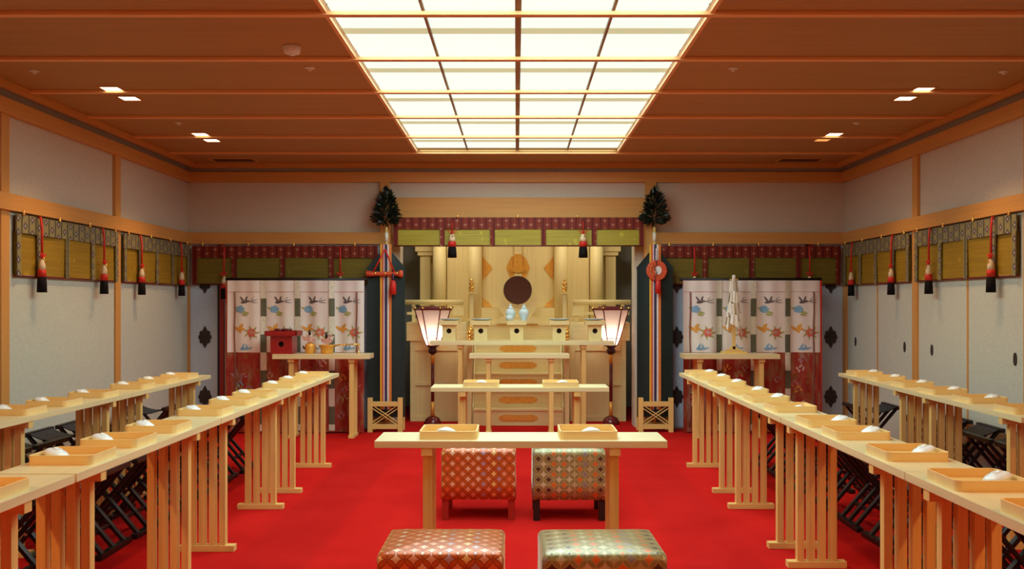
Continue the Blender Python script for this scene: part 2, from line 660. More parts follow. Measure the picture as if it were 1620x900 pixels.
# ceiling: boards around the recessed light, with the far strip
PX0, PX1, PY0, PY1 = X(660, 9.62), X(977, 9.62), 3.16, 9.62
CXE = 3.55
cb = MB()
cb.box(-CXE, PX0, YF, YB - 0.06, ZC, ZC + 0.05)
cb.box(PX1, CXE, YF, YB - 0.06, ZC, ZC + 0.05)
cb.box(PX0, PX1, PY1, YB - 0.06, ZC, ZC + 0.05)
cb.box(PX0, PX1, YF, PY0, ZC, ZC + 0.05)
cb.box(-XW, XW, YF, YB, ZC + 0.12, ZC + 0.17)
struct('ceiling', cb, M['ceil'], 'reddish brown boarded ceiling around the long light panel', 'ceiling')

tn = [0]


def trim(mb, mat, label):
    tn[0] += 1
    return struct('trim_%d' % tn[0], mb, mat, label, 'trim')


BEAMS = [5.01 + 0.925 * k for k in range(-2, 6)]
for i, y in enumerate(BEAMS):
    trim(box(-CXE + 0.01, CXE - 0.01, y, y + 0.052, ZC - 0.021, ZC - 0.0005, 0.003), M['beam_x'], 'pale batten crossing the ceiling, number %s from the altar wall' % ORD[len(BEAMS) - 1 - i])
t_ = MB()
t_.box(-CXE - 0.02, -CXE + 0.03, YF, YB - 0.03, ZC - 0.05, ZC - 0.001, 0.003)
t_.box(CXE - 0.03, CXE + 0.02, YF, YB - 0.03, ZC - 0.05, ZC - 0.001, 0.003)
trim(t_, M['post_y'], 'cedar edging along both sides of the ceiling')
trim(box(-CXE, CXE, YB - 0.08, YB - 0.03, ZC - 0.05, ZC - 0.001, 0.003), M['post_x'], 'cedar edging of the ceiling at the altar wall')
t_ = MB()
t_.box(-XW, -XW + 0.012, YF, YB, 2.835, 3.1)
t_.box(XW - 0.012, XW, YF, YB, 2.835, 3.1)
t_.box(-XW, XW, YB - 0.012, YB, 2.835, 3.1)
trim(t_, M['cove'], 'grey shadow gap between ceiling edge and wall beam')
t_ = MB()
t_.box(-XW, -XW + 0.05, YF, YB, 2.725, 2.836, 0.003)
t_.box(XW - 0.05, XW, YF, YB, 2.725, 2.836, 0.003)
trim(t_, M['post_y'], 'cedar wall plate under the ceiling of both side walls')
trim(box(-XW, XW, YB - 0.05, YB, 2.725, 2.836, 0.003), M['post_x'], 'cedar wall plate under the ceiling of the altar wall')
# middle rails
trim(box(-XW, -XW + 0.06, YF, YB, 2.045, 2.165, 0.004), M['post_y'], 'cedar rail along the left wall above the blinds')
trim(box(XW - 0.06, XW, YF, YB, 2.045, 2.165, 0.004), M['post_y'], 'cedar rail along the right wall above the blinds')
trim(box(-XW, X(602, YB), YB - 0.06, YB, 2.04, 2.17, 0.004), M['post_x'], 'cedar rail on the altar wall left of the alcove')
trim(box(X(1037, YB), XW, YB - 0.06, YB, 2.04, 2.17, 0.004), M['post_x'], 'cedar rail on the altar wall right of the alcove')
# posts
for s, side in ((-1, 'left'), (1, 'right')):
    for y, nm in ((8.60, 'middle'), (6.70, 'near')):
        t_ = MB()
        t_.box(s * XW, s * (XW - 0.03), y - 0.055, y + 0.055, 0, 2.73, 0.004) if s < 0 else t_.box(XW - 0.03, XW, y - 0.055, y + 0.055, 0, 2.73, 0.004)
        trim(t_, M['post_z'], '%s cedar post on the %s wall' % (nm, side))
trim(box(-XW, -XW + 0.035, YB - 0.05, YB, 0, 2.05, 0.003), M['post_z'], 'thin cedar post in the left corner of the altar wall')
trim(box(XW - 0.035, XW, YB - 0.12, YB, 0, 2.05, 0.003), M['post_z'], 'cedar post in the right corner of the altar wall')
trim(box(X(602, YB), X(617, YB), YB - 0.05, YB + 0.14, 0, 2.73, 0.005), M['post_z'], 'cedar pillar at the left edge of the alcove')
trim(box(X(1020, YB), X(1037, YB), YB - 0.05, YB + 0.14, 0, 2.73, 0.005), M['post_z'], 'cedar pillar at the right edge of the alcove')
trim(box(X(617, YB), X(1020, YB), YB - 0.04, YB + 0.12, Z(337, YB), Z(313, YB), 0.004), M['post_x'], 'broad cedar lintel over the alcove')
trim(box(X(617, YB), X(1020, YB), YB - 0.055, YB + 0.12, Z(345, YB), Z(337, YB) , 0.003), M['post_x'], 'narrow cedar strip under the alcove lintel')
jm = MB()
jm.box(-1.52, -1.305, YB + 0.141, YB + 0.40, 0, 2.619)
jm.box(1.325, 1.54, YB + 0.141, YB + 0.40, 0, 2.619)
trim(jm, M['wall'], 'pale plaster jambs inside the alcove opening')
for s, side in ((-1, 'left'), (1, 'right')):
    xx = s * 3.25
    t_ = MB().box(xx - 0.022, xx + 0.022, YB - 0.05, YB, 0.0, 2.04, 0.003)
    t_.box(xx - 0.05, xx - 0.022, YB - 0.03, YB, 0.0, 2.04, 0.002, mi=1)
    trim(t_, [M['red_lacquer'], M['black']], 'red and black lacquered door stile on the %s of the altar wall' % side)

# sliding doors
dn = [0]


def door(mb, mat, label, cats='door'):
    dn[0] += 1
    return struct('door_%d' % dn[0], mb, mat, label, cats)


def crest_bm(mb, cx, cz, y, r):
    # flower lozenge: overlapping round lobes, taller than wide, standing off the door
    def disc(ox, oz, rx, rz_, y0, y1):
        mb.prism([(cx + ox + rx * math.cos(2 * PI * k / 18), cz + oz + rz_ * math.sin(2 * PI * k / 18)) for k in range(18)], 'y', y0, y1)
    disc(0, 0, 0.42 * r, 0.60 * r, y - 0.007, y)
    for q, (dx, dz) in enumerate(((0.42, 0), (-0.42, 0), (0, 0.62), (0, -0.62), (0.30, 0.36), (-0.30, 0.36), (0.30, -0.36), (-0.30, -0.36))):
        disc(dx * r, dz * r, 0.20 * r, 0.24 * r, y - 0.008 - 0.0004 * q, y)
    disc(0, 0.84 * r, 0.09 * r, 0.17 * r, y - 0.012, y)
    disc(0, -0.84 * r, 0.09 * r, 0.17 * r, y - 0.012, y)
    disc(0, 0, 0.15 * r, 0.2 * r, y - 0.014, y - 0.007)
    for q in range(6):
        a = 2 * PI * q / 6
        disc(0.26 * r * math.cos(a), 0.34 * r * math.sin(a), 0.07 * r, 0.09 * r, y - 0.013, y - 0.007)


for (x0, x1, cxs, nm) in ((-XW + 0.036, -3.305, (X(325.5, YB),), 'left corner'), (3.275, XW - 0.036, (X(1313, YB),), 'right corner'),
                          (-3.225, X(602, YB) - 0.005, (), 'left'), (X(1037, YB) + 0.005, 3.195, (X(1070, YB),), 'right')):
    d = door(box(x0, x1, YB - 0.022, YB - 0.001, 0.02, 2.04, 0.002), M['blue_door'], 'cool white paper door of the altar wall, %s panel' % nm)
    for cxx in cxs:
        for zz in (Z(447, YB), Z(533, YB), Z(627, YB)):
            m = MB()
            crest_bm(m, cxx, zz, YB - 0.022, 0.118)
            m.build('door_crest', M['crest'], d)['label'] = 'dark bronze flower crest'
# right wall: paper sliding doors with dark oval pulls
segs = [(9.52, 10.37, (10.12,)), (8.665, 9.495, (8.76 + 0.08,)), (7.62, 8.535, (8.26,)), (6.765, 7.595, (6.88,))]
for k, (y0, y1, hs) in enumerate(segs):
    d = door(box(XW - 0.018, XW - 0.001, y0, y1, 0.03, 2.04, 0.002), M['paper_door'], 'pale paper sliding door of the right wall, %s from the altar corner' % ORD[k])
    f = MB()
    f.box(XW - 0.022, XW - 0.001, y0 - 0.012, y0, 0.03, 2.04)
    f.box(XW - 0.022, XW - 0.001, y1, y1 + 0.012, 0.03, 2.04)
    f.build('door_edge', M['post_z'], d)
    for hy in hs:
        m = MB()
        m.prism([(hy + 0.022 * math.cos(2 * PI * q / 20), 0.98 + 0.048 * math.sin(2 * PI * q / 20)) for q in range(20)], 'x', XW - 0.025, XW - 0.018)
        m.build('door_pull', M['crest'], d)['label'] = 'dark oval finger pull'
for k, (y0, y1) in enumerate(((8.665, 10.44), (6.765, 8.535))):
    d = door(box(-XW + 0.001, -XW + 0.018, y0, y1, 0.03, 2.04, 0.002), M['paper_door'], 'pale paper panel of the left wall, %s from the altar corner' % ORD[k])

# ------------------------------------------------------------------ ceiling light and fittings
cl = thing('ceiling_light_panel', 'long glowing ceiling light of four pane columns down the middle of the hall', 'light', ((PX0 + PX1) / 2, (PY0 + PY1) / 2, ZC))
ox, oy, oz = cl.location
cw = (PX1 - PX0) / 4
bays = [(a + 0.05, b) for a, b in zip(BEAMS, BEAMS[1:])]
pz = ZC + 0.035
for (a, b) in bays:
    mid = (a + b) / 2
    for c in range(4):
        x0 = PX0 + c * cw
        m = MB()
        m.box(x0 + 0.004 - ox, x0 + cw - 0.004 - ox, a - 0.03 - oy, b - 0.012 - oy, pz - oz, pz + 0.012 - oz)
        m.build('diffuser_pane', M['panel'], cl)
    m = MB().box(PX0 + 0.004 - ox, PX1 - 0.004 - ox, mid - 0.055 - oy, mid + 0.055 - oy, pz - 0.003 - oz, pz - 0.0005 - oz)
    m.build('shaded_band', M['batten'], cl)['label'] = 'dimmer yellowish band across the panes'
    ad = bpy.data.lights.new('panel_tubes', 'AREA')
    ad.shape = 'RECTANGLE'
    ad.size = PX1 - PX0 - 0.06
    ad.size_y = b - a - 0.02
    ad.energy = TUBE_W
    ad.color = TUBE_COLOR
    ao = bpy.data.objects.new('panel_tubes', ad)
    C.objects.link(ao)
    ao.parent = cl
    ao.location = (0, mid - oy, 0.012)
for xx, ww in ((PX0 + cw, 0.007), (PX0 + 2 * cw, 0.017), (PX0 + 3 * cw, 0.007)):
    m = MB().box(xx - ww - ox, xx + ww - ox, PY0 - oy, PY1 - oy, ZC + 0.012 - oz, pz - 0.0035 - oz)
    m.build('divider', M['rail'], cl)
m = MB()
m.box(PX0 - 0.02 - ox, PX0 + 0.003 - ox, PY0 - oy, PY1 - oy, -0.012, 0.03)
m.box(PX1 - 0.003 - ox, PX1 + 0.02 - ox, PY0 - oy, PY1 - oy, -0.012, 0.03)
m.build('side_frame', M['beam_y'], cl)

DL = [(177, 140, 0), (205, 155, 0), (317, 212, 0), (335, 221.5, 0), (1460, 141, 0), (1432, 155, 0), (1320, 212, 0), (1301, 221, 1)]
for i, (px, py, dim) in enumerate(DL):
    d = (ZC - H) * F / (CY - py)
    x = X(px, d)
    side = 'left' if px < 800 else 'right'
    pos = ['nearer pair, near lamp', 'nearer pair, far lamp', 'farther pair, near lamp', 'farther pair, far lamp'][i % 4]
    t = thing('downlight', 'square %s recessed downlight on the %s of the ceiling, %s' % ('dim orange' if dim else 'bright warm', side, pos), 'downlight', (x, d, ZC), 0, 'square downlights along the sides of the ceiling')
    m = MB()
    for q in ((-0.078, -0.062, -0.078, 0.078), (0.062, 0.078, -0.078, 0.078), (-0.062, 0.062, -0.078, -0.062), (-0.062, 0.062, 0.062, 0.078)):
        m.box(q[0], q[1], q[2], q[3], -0.006, -0.0005)
    m.build('trim_ring', M['post_x'], t)
    MB().box(-0.062, 0.062, -0.062, 0.062, -0.004, -0.001).build('lens', M['lens_dim'] if dim else M['lens'], t)
    if not dim:
        ld = bpy.data.lights.new('downlight_lamp', 'SPOT')
        ld.energy = SPOT_W
        ld.color = SPOT_COLOR
        ld.spot_size = math.radians(104)
        ld.spot_blend = 0.6
        ld.shadow_soft_size = 0.05
        ld0 = ld
        lo = bpy.data.objects.new('downlight_lamp', ld)
        lo.location = (0, 0, -0.02)
        C.objects.link(lo)
        lo.parent = t

ld0 = ld0.copy()
ld0.energy = NEAR_SPOT_W
ld0.spot_size = math.radians(150)
ld0.color = (1.0, 0.52, 0.20)
for s_ in (-1, 1):
    for yy in (-1.8, 0.2, 2.2):
        t = thing('downlight', 'square warm recessed downlight nearer than the picture edge', 'downlight', (s_ * 2.9, yy, ZC), 0, 'downlights beyond the picture edge')
        MB().box(-0.07, 0.07, -0.07, 0.07, -0.006, -0.0005).build('lens', M['lens'], t)
        lo = bpy.data.objects.new('downlight_lamp', ld0)
        lo.location = (0, 0, -0.02)
        C.objects.link(lo)
        lo.parent = t
d = 5.70
t = thing('smoke_detector', 'round white smoke detector left of the ceiling light', 'smoke detector', (X(462, d), d, ZC))
MB().lathe([(0.0, -0.05), (0.03, -0.05), (0.045, -0.043), (0.05, -0.028), (0.052, -0.012), (0.056, -0.001)], n=28).build('body', M['white_plastic'], t)
MB().lathe([(0.0, -0.058), (0.014, -0.056), (0.018, -0.05)], n=16).build('sensor_cap', M['white_plastic'], t)
for i, (px, py, nm) in enumerate(((54, 112, 'near the left wall, nearer of two'), (283, 194, 'between the far left pairs of downlights'), (490, 107, 'left of the light panel below the smoke detector'),
                                  (1160, 108, 'right of the light panel'), (1355, 194, 'between the right pairs of downlights'), (1588, 113, 'near the right edge of the picture'))):
    d = (ZC - H) * F / (CY - py)
    t = thing('sprinkler_head', 'small metal sprinkler head in the ceiling %s' % nm, 'sprinkler', (X(px, d), d, ZC), 0, 'sprinkler heads in the ceiling')
    MB().lathe([(0.0, -0.022), (0.012, -0.02), (0.012, -0.008), (0.030, -0.006), (0.034, -0.001)], n=16).build('rosette', M['white_plastic'], t)
for px, side in ((370, 'left'), (1265, 'right')):
    d = 10.16
    t = thing('ceiling_vent', 'dark rectangular air vent in the far %s of the ceiling' % side, 'vent', (X(px, d), d, ZC), 0, 'air vents at the altar end of the ceiling')
    m = MB()
    for q in ((-0.24, 0.24, -0.13, -0.105), (-0.24, 0.24, 0.105, 0.13), (-0.24, -0.215, -0.105, 0.105), (0.215, 0.24, -0.105, 0.105)):
        m.box(q[0], q[1], q[2], q[3], -0.012, -0.0005)
    m.build('frame', M['post_x'], t)
    m = MB()
    for k in range(7):
        yy = -0.09 + 0.03 * k
        m.box(-0.215, 0.215, yy - 0.008, yy + 0.008, -0.010, -0.002)
    m.build('grille', M['vent'], t)

# ------------------------------------------------------------------ narrow tables in rows


def make_table(L, offs, label, group):
    t = thing('narrow_table', label, 'table', (0, 0, 0), 0, group)
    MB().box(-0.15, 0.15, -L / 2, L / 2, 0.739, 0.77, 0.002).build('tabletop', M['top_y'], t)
    for yo in offs:
        m = MB().box(-0.147, 0.147, -0.024, 0.024, 0.703, 0.739, 0.002)
        cbm = m.build('trestle', M['wood_x'], t)
        cbm.location = (0, yo, 0)
        for xx in (-0.0855, -0.0285, 0.0285, 0.0855):
            MB().box(xx - 0.0175, xx + 0.0175, -0.021, 0.021, 0.034, 0.703, 0.002).build('leg', M['wood_z'], cbm)
        MB().box(-0.153, 0.153, -0.028, 0.028, 0.0, 0.034, 0.003).build('foot_bar', M['wood_x'], cbm)
    return t


def set_offs(t, offs):
    ts = [c for c in t.children if c.name.startswith('trestle')]
    for c, o in zip(ts, offs):
        c.location = (0, o, 0)


LT = 1.655
ROWS = {
    # name: (far point of the row's centre line, near point, list of (far end y, [trestle y]))
    'inner left': ((-1.72, 8.40), (-1.735, 2.0), [(8.40, (8.02, 6.94)), (6.735, (6.40, 5.31)), (5.07, (4.72, 3.64)), (3.40, (3.08, 2.0))]),
    'inner right': ((1.60, 8.45), (1.555, 2.5), [(8.45, (8.03, 6.94)), (6.78, (6.41, 5.37)), (5.11, (4.98, 3.79)), (3.45, (3.27, 2.2))]),
    'outer left': ((-2.785, 8.18), (-2.80, 4.9), [(8.18, (7.90, 6.80)), (6.52, (6.25, 5.18))]),
    'outer right': ((3.01, 8.42), (2.87, 5.1), [(8.42, (8.13, 7.03)), (6.76, (6.47, 5.35))]),
}


def row_x(row, y):
    (x0, y0), (x1, y1), _ = ROWS[row]
    return x0 + (x1 - x0) * (y - y0) / (y1 - y0)


proto = None
for row, (p0, p1, tabs) in ROWS.items():
    rz = -math.atan2(p1[0] - p0[0], p1[1] - p0[1])
    rz = math.atan2(-(p0[0] - p1[0]), (p0[1] - p1[1]))
    for k, (far, tr) in enumerate(tabs):
        lab = 'pale slatted-leg table, %s from the altar end of the %s row' % (ORD[k], row)
        yc = far - LT / 2 - 0.003
        grp = 'guest tables of the %s row' % row
        if proto is None:
            proto = make_table(LT, (0.5, -0.5), lab, grp)
            o = proto
        else:
            o = dup(proto, (0, 0, 0), 0, lab, grp)
        o.location = (row_x(row, yc), yc, 0)
        o.rotation_euler = (0, 0, rz)
        set_offs(o, [y - yc for y in tr])

ct = make_table(1.305, (0.42, -0.42), 'short pale wood table in front of the orange and green stools, nearest the viewer', 'short tables in the middle aisle')
ct.location = (0.02, 4.37, 0)
ct.rotation_euler = (0, 0, PI / 2)
ct2 = dup(ct, (0.02, 7.08, 0), PI / 2, 'short pale wood table in the aisle behind the brocade stools, before the altar', 'short tables in the middle aisle')
ct2.location.x = 0.025

# trays and upturned dishes
tr0 = None


def rrect(hx, hy, r, n=5):
    pts = []
    for cx_, cy_, a0 in ((hx - r, hy - r, 0), (-hx + r, hy - r, PI / 2), (-hx + r, -hy + r, PI), (hx - r, -hy + r, 1.5 * PI)):
        for k in range(n + 1):
            a = a0 + PI / 2 * k / n
            pts.append((cx_ + r * math.cos(a), cy_ + r * math.sin(a)))
    return pts


def make_tray():
    t = thing('wooden_tray', 'x', 'tray')
    MB().prism(rrect(0.116, 0.116, 0.018), 'z', 0.0, 0.006).build('tray_bottom', M['wood_x'], t)
    m = MB()
    o_, i_ = rrect(0.1225, 0.1225, 0.024), rrect(0.1165, 0.1165, 0.018)
    n = len(o_)
    V = [[m.bm.verts.new((p[0], p[1], z)) for p in q] for q, z in ((o_, 0.0), (o_, 0.036), (i_, 0.036), (i_, 0.0))]
    for a in range(4):
        b = (a + 1) % 4
        for k in range(n):
            m.bm.faces.new((V[a][k], V[a][(k + 1) % n], V[b][(k + 1) % n], V[b][k]))
    m.build('tray_rim', M['tray'], t)
    return t


def dish_mesh():
    m = MB()
    pr = [(0.047, 0.0), (0.0465, 0.004), (0.043, 0.010), (0.036, 0.0155), (0.026, 0.0195), (0.0165, 0.0215), (0.016, 0.0245), (0.012, 0.0245), (0.0115, 0.0218), (0.0, 0.0225)]
    inner = [(0.0, 0.0185), (0.02, 0.0175), (0.034, 0.0125), (0.042, 0.006), (0.044, 0.0)]
    m.lathe(pr[:0] + [(0.0, 0.0185)] + inner[1:] + pr, n=28)
    return m


TRAYS = {
    'inner left': [7.98, 7.46, 6.98, 6.26, 5.80, 5.28, 4.59, 4.13, 3.71, 3.03],
    'inner right': [8.18, 7.68, 7.13, 6.48, 5.98, 5.44, 4.80, 4.37, 3.79, 3.20, 2.69],
    'outer left': [7.84, 7.38, 6.90, 6.27, 5.74, 5.30],
    'outer right': [8.15, 7.62, 7.06, 6.50, 5.93, 5.36],
}
dish0 = None


def place_tray(x, y, rz, scale, label, dlabel, group, dgroup, dx, dy, tilt_axis, flat=False):
    global tr0, dish0
    if tr0 is None:
        tr0 = make_tray()
        o = tr0
    else:
        o = copy_tree(tr0)
    o.location = (x, y, 0.7702)
    o.rotation_euler = (0, 0, rz)
    o.scale = (scale, scale, 1)
    tag(o, label, 'tray', group)
    if dish0 is None:
        dish0 = dish_mesh().build('sake_dish', M['white_ceramic'])
        k = dish0
    else:
        k = dish0.copy()
        C.objects.link(k)
    tag(k, dlabel, 'dish', dgroup)
    til = 0.0 if flat else math.radians(17.5)
    dl = math.hypot(dx, dy)
    # the outer edge leans on the tray rim, the inner edge stands on the tray bottom
    k.location = (x + dx, y + dy, 0.7702 + (0.0068 if flat else 0.0225))
    ang = math.atan2(dy, dx)
    R = Matrix.Rotation(ang, 4, 'Z') @ Matrix.Rotation(-til, 4, 'Y') @ Matrix.Rotation(-ang, 4, 'Z')
    k.rotation_euler = R.to_euler()
    return o


for row, ys in TRAYS.items():
    s = -1 if 'left' in row else 1
    for k, y in enumerate(ys):
        xx = row_x(row, y) + (-0.008 * s if 'right' in row else 0.0)
        nth = '%s from altar end of %s table row' % (ORD[k], row)
        flat = row == 'inner right' and k == 5
        place_tray(xx, y, random.uniform(-0.015, 0.015), 1.0, 'square wooden tray, ' + nth,
                   ('white dish lying low in tray, ' if flat else 'white upturned dish on tray, ') + nth,
                   'trays of the %s row' % row, 'dishes of the %s row' % row, s * (0.05 if flat else 0.066), random.uniform(-0.006, 0.006) - 0.012, 0, flat)
for px, y, nm, dx in ((709, 4.40, 'left tray on the short table nearest the viewer', -0.012), (931.5, 4.40, 'right tray on the short table nearest the viewer', 0.012),
                      (761, 7.08, 'left tray on the short table before the altar', 0.0), (887.5, 7.08, 'right tray on the short table before the altar', 0.01)):
    place_tray(X(px, y - 0.12), y, 0, 1.07, 'square wooden tray, ' + nm, 'white upturned dish over the front rim, ' + nm, 'trays on the short aisle tables', 'dishes on the short aisle tables',
               dx, -0.076, 0)

# ------------------------------------------------------------------ folding stools of the guests


def make_shogi():
    t = thing('folding_stool', 'x', 'stool')
    hw, top, ly = 0.18, 0.44, 0.19
    for s in (-1, 1):
        MB().box(s * hw - 0.018, s * hw + 0.018, -ly - 0.01, ly + 0.01, top - 0.015, top + 0.015, 0.006).build('top_bar', M['black'], t)
        MB().box(s * hw - 0.02, s * hw + 0.02, -ly - 0.02, ly + 0.02, 0.0, 0.03, 0.006).build('foot_bar', M['black'], t)
        yo = 0.150 if s < 0 else 0.124
        for q in (-1, 0, 1):
            MB().bar((s * hw, q * yo, top - 0.01), (-s * hw, q * yo, 0.02), 0.020, 0.034, 0.004).build('leg', M['black'], t)
        MB().bar((-s * hw * 0.52, -yo, 0.108), (-s * hw * 0.52, yo, 0.108), 0.02, 0.02, 0.003).build('stretcher', M['black'], t)
    for q in (-1, 1):
        MB().tube([(0, q * 0.10, 0.2265), (0, q * 0.165, 0.2265)], 0.006, 10).build('pivot_bolt', M['steel'], t)

    def sag(u, v, dz):
        x = -hw + 2 * hw * u
        return (x, (-ly + 0.02) + 2 * (ly - 0.02) * v, top + 0.016 + dz - 0.055 * (1 - (2 * u - 1) ** 2))
    m = MB().grid(lambda u, v: sag(u, v, 0.0), 14, 4).grid(lambda u, v: sag(u, v, -0.006), 14, 4)
    m.build('seat_cloth', M['seat_cloth'], t)
    return t


sh0 = None
STOOLS = {
    'inner left': (-2.425, [7.9, 7.4, 6.9, 6.25, 5.77, 5.29, 4.6, 4.13, 3.68, 3.1]),
    'inner right': (2.26, [8.1, 7.6, 7.1, 6.45, 5.93, 5.44, 4.82, 4.37, 3.8, 3.2, 2.75]),
    'outer left': (-3.27, [8.5, 7.3, 6.85, 6.3, 5.8, 5.3]),
    'outer right': (3.36, [8.6, 7.6, 7.1, 6.55, 6.08, 5.5]),
}
for row, (x, ys) in STOOLS.items():
    for k, y in enumerate(ys):
        xx = x
        if row == 'outer right':
            xx = min(3.375, row_x(row, y) + 0.45)
            if y > 8.5:
                xx = 3.22
        lab = 'black folding stool behind the %s table row, %s from the altar end' % (row, ORD[k])
        if sh0 is None:
            sh0 = make_shogi()
            o = sh0
        else:
            o = copy_tree(sh0)
        o.location = (xx + random.uniform(-0.01, 0.01), y, 0)
        o.rotation_euler = (0, 0, random.uniform(-0.04, 0.04))
        o.scale = (1, 1, 1.04)
        tag(o, lab, 'stool', 'folding stools of the %s row' % row)

# ------------------------------------------------------------------ brocade stools


def make_stool(wd, dp, mat, legmat, label):
    t = thing('brocade_stool', label, 'stool', (0, 0, 0), 0, 'square brocade stools in the aisle')
    ht, hem = 0.452, 0.134
    m = MB()
    n = 14
    # cushion top: crowned, with rounded shoulders, then straight draped sides
    sec = [(0.0, 0.012), (0.0, 0.0)]

    def ring(z, inset, rr):
        return [(p[0], p[1], z) for p in rrect(wd / 2 - inset, dp / 2 - inset, max(0.004, rr), 4)]
    prof = [(hem, -0.004), (hem + 0.10, -0.001), (hem + 0.20, 0.0), (ht - 0.055, 0.0), (ht - 0.030, -0.001), (ht - 0.014, 0.002), (ht - 0.004, 0.009), (ht, 0.022)]
    rings = []
    for z, ins in prof:
        rings.append([m.bm.verts.new(v) for v in ring(z, ins, 0.016 + max(0, ins))])
    nn = len(rings[0])
    for a, b in zip(rings, rings[1:]):
        for k in range(nn):
            f = m.bm.faces.new((a[k], a[(k + 1) % nn], b[(k + 1) % nn], b[k]))
            f.smooth = True
    last = rings[-1]
    for fz, dz in ((0.75, 0.006), (0.45, 0.011), (0.15, 0.013)):
        nr = [m.bm.verts.new((v.co.x * fz, v.co.y * fz, ht + dz)) for v in rings[-1]]
        for k in range(nn):
            f = m.bm.faces.new((last[k], last[(k + 1) % nn], nr[(k + 1) % nn], nr[k]))
            f.smooth = True
        last = nr
    m.bm.faces.new(last)
    m.bm.faces.new(list(reversed(rings[0])))
    m.build('cover', mat, t)
    for sx in (-1, 1):
        for sy in (-1, 1):
            cx_, cy_ = sx * (wd / 2 - 0.026), sy * (dp / 2 - 0.026)
            MB().box(cx_ - 0.021, cx_ + 0.021, cy_ - 0.021, cy_ + 0.021, 0, hem - 0.0005, 0.003).build('leg', legmat, t)
    return t


ST_D = 0.40
a = make_stool(0.475, ST_D, M['orange_brocade'], M['stool_red'], 'orange brocade stool on red legs behind the nearest short table')
a.location = (-0.243, 6.05 + ST_D / 2, 0)
b = make_stool(0.468, ST_D, M['green_brocade'], M['stool_black'], 'green and gold brocade stool on black legs behind the nearest short table')
b.location = (0.337, 6.03 + ST_D / 2, 0)
a2 = dup(a, (-0.285, 3.535 + ST_D / 2, 0), 0.0, 'orange and cream brocade stool at the bottom edge, nearest the viewer on the left', 'square brocade stools in the aisle')
b2 = dup(b, (0.326, 3.53 + ST_D / 2, 0), 0.02, 'green and gold brocade stool at the bottom edge, nearest the viewer on the right', 'square brocade stools in the aisle')

# ------------------------------------------------------------------ blinds and tassels


def make_blind(name_label, length, ztop, zband, zbot, straps, hooks, mats, group, sw=0.052):
    """local x along the blind, -y faces the room, z absolute"""
    body, band = mats
    t = thing('bamboo_blind', name_label, 'blind', (0, 0, 0), 0, group)
    hl = length / 2

    def surf(off):
        return lambda u, v: (-hl + length * u, off + 0.006 * math.sin(u * 9.0) * v - 0.010 * (1 - v) * math.sin(PI * u * 3) * 0.4, zbot + (zband + 0.02 - zbot) * v)
    m = MB().grid(surf(-0.012), 24, 3).grid(surf(-0.004), 24, 3)
    m.build('slats', body, t)
    MB().tube([(-hl, -0.012, zbot), (hl, -0.012, zbot)], 0.008, 8).build('bottom_rod', M['maroon_lacquer'], t)
    MB().box(-hl, hl, -0.028, -0.016, zband, ztop, 0.003).build('valance', band, t)
    for sx in straps:
        MB().box(sx - sw / 2, sx + sw / 2, -0.030, -0.020, zbot - 0.002, zband + 0.004, 0.002).build('strap', band, t)
    for hx in hooks:
        m = MB().lathe([(0.0, ztop - 0.006), (0.016, ztop - 0.004), (0.010, ztop + 0.008), (0.005, ztop + 0.020), (0.008, ztop + 0.026), (0.0, ztop + 0.036)], hx, -0.034, 10)
        m.build('hook', M['gold'], t)
    return t


def make_tassel(cord_len, label, group, lp=1.0):
    """origin at the top of the cord"""
    t = thing('silk_tassel', label, 'tassel', (0, 0, 0), 0, group)
    m = MB().tube([(0, 0.027, -0.004), (0, 0.010, 0.0), (0.002, 0, -cord_len * 0.3), (0, 0, -cord_len)], 0.009 * lp, 8)
    for s in (-1, 1):
        pts = [(s * (0.006 + 0.028 * math.sin(PI * k / 8)), -0.006, -cord_len + 0.012 - 0.030 * (k / 8.0) + 0.02 * math.sin(PI * k / 8)) for k in range(9)]
        m.tube(pts, 0.006 * lp, 6)
    m.tube([(-0.012, -0.004, -cord_len), (0.012, -0.004, -cord_len)], 0.012, 8)
    m.build('cord', M['red_silk'], t)
    z0 = -cord_len
    MB().lathe([(0.027, z0 - 0.100), (0.024, z0 - 0.060), (0.016, z0 - 0.030), (0.008, z0 - 0.006), (0.0, z0 - 0.002)], n=14).build('crown', M['cream_cord'], t)
    MB().tube([(-0.004, -0.012, z0 - 0.004), (0.004, -0.022, z0 - 0.03), (0.008, -0.024, z0 - 0.05)], 0.004, 6).build('gold_cord', M['gold'], t)
    MB().lathe([(0.0, z0 - 0.152), (0.031, z0 - 0.152), (0.031, z0 - 0.118), (0.029, z0 - 0.098), (0.0, z0 - 0.098)], n=14).build('band', M['red_silk'], t)
    m = MB()
    prof = []
    nz = 28
    top = [(0.029 + 0.001 * math.cos(7 * 2 * PI * k / nz)) for k in range(nz)]
    m.lathe([(0.0, z0 - 0.268), (0.036, z0 - 0.268), (0.034, z0 - 0.21), (0.030, z0 - 0.150), (0.0, z0 - 0.150)], n=18)
    m.build('fringe', M['black_silk'], t)
    return t


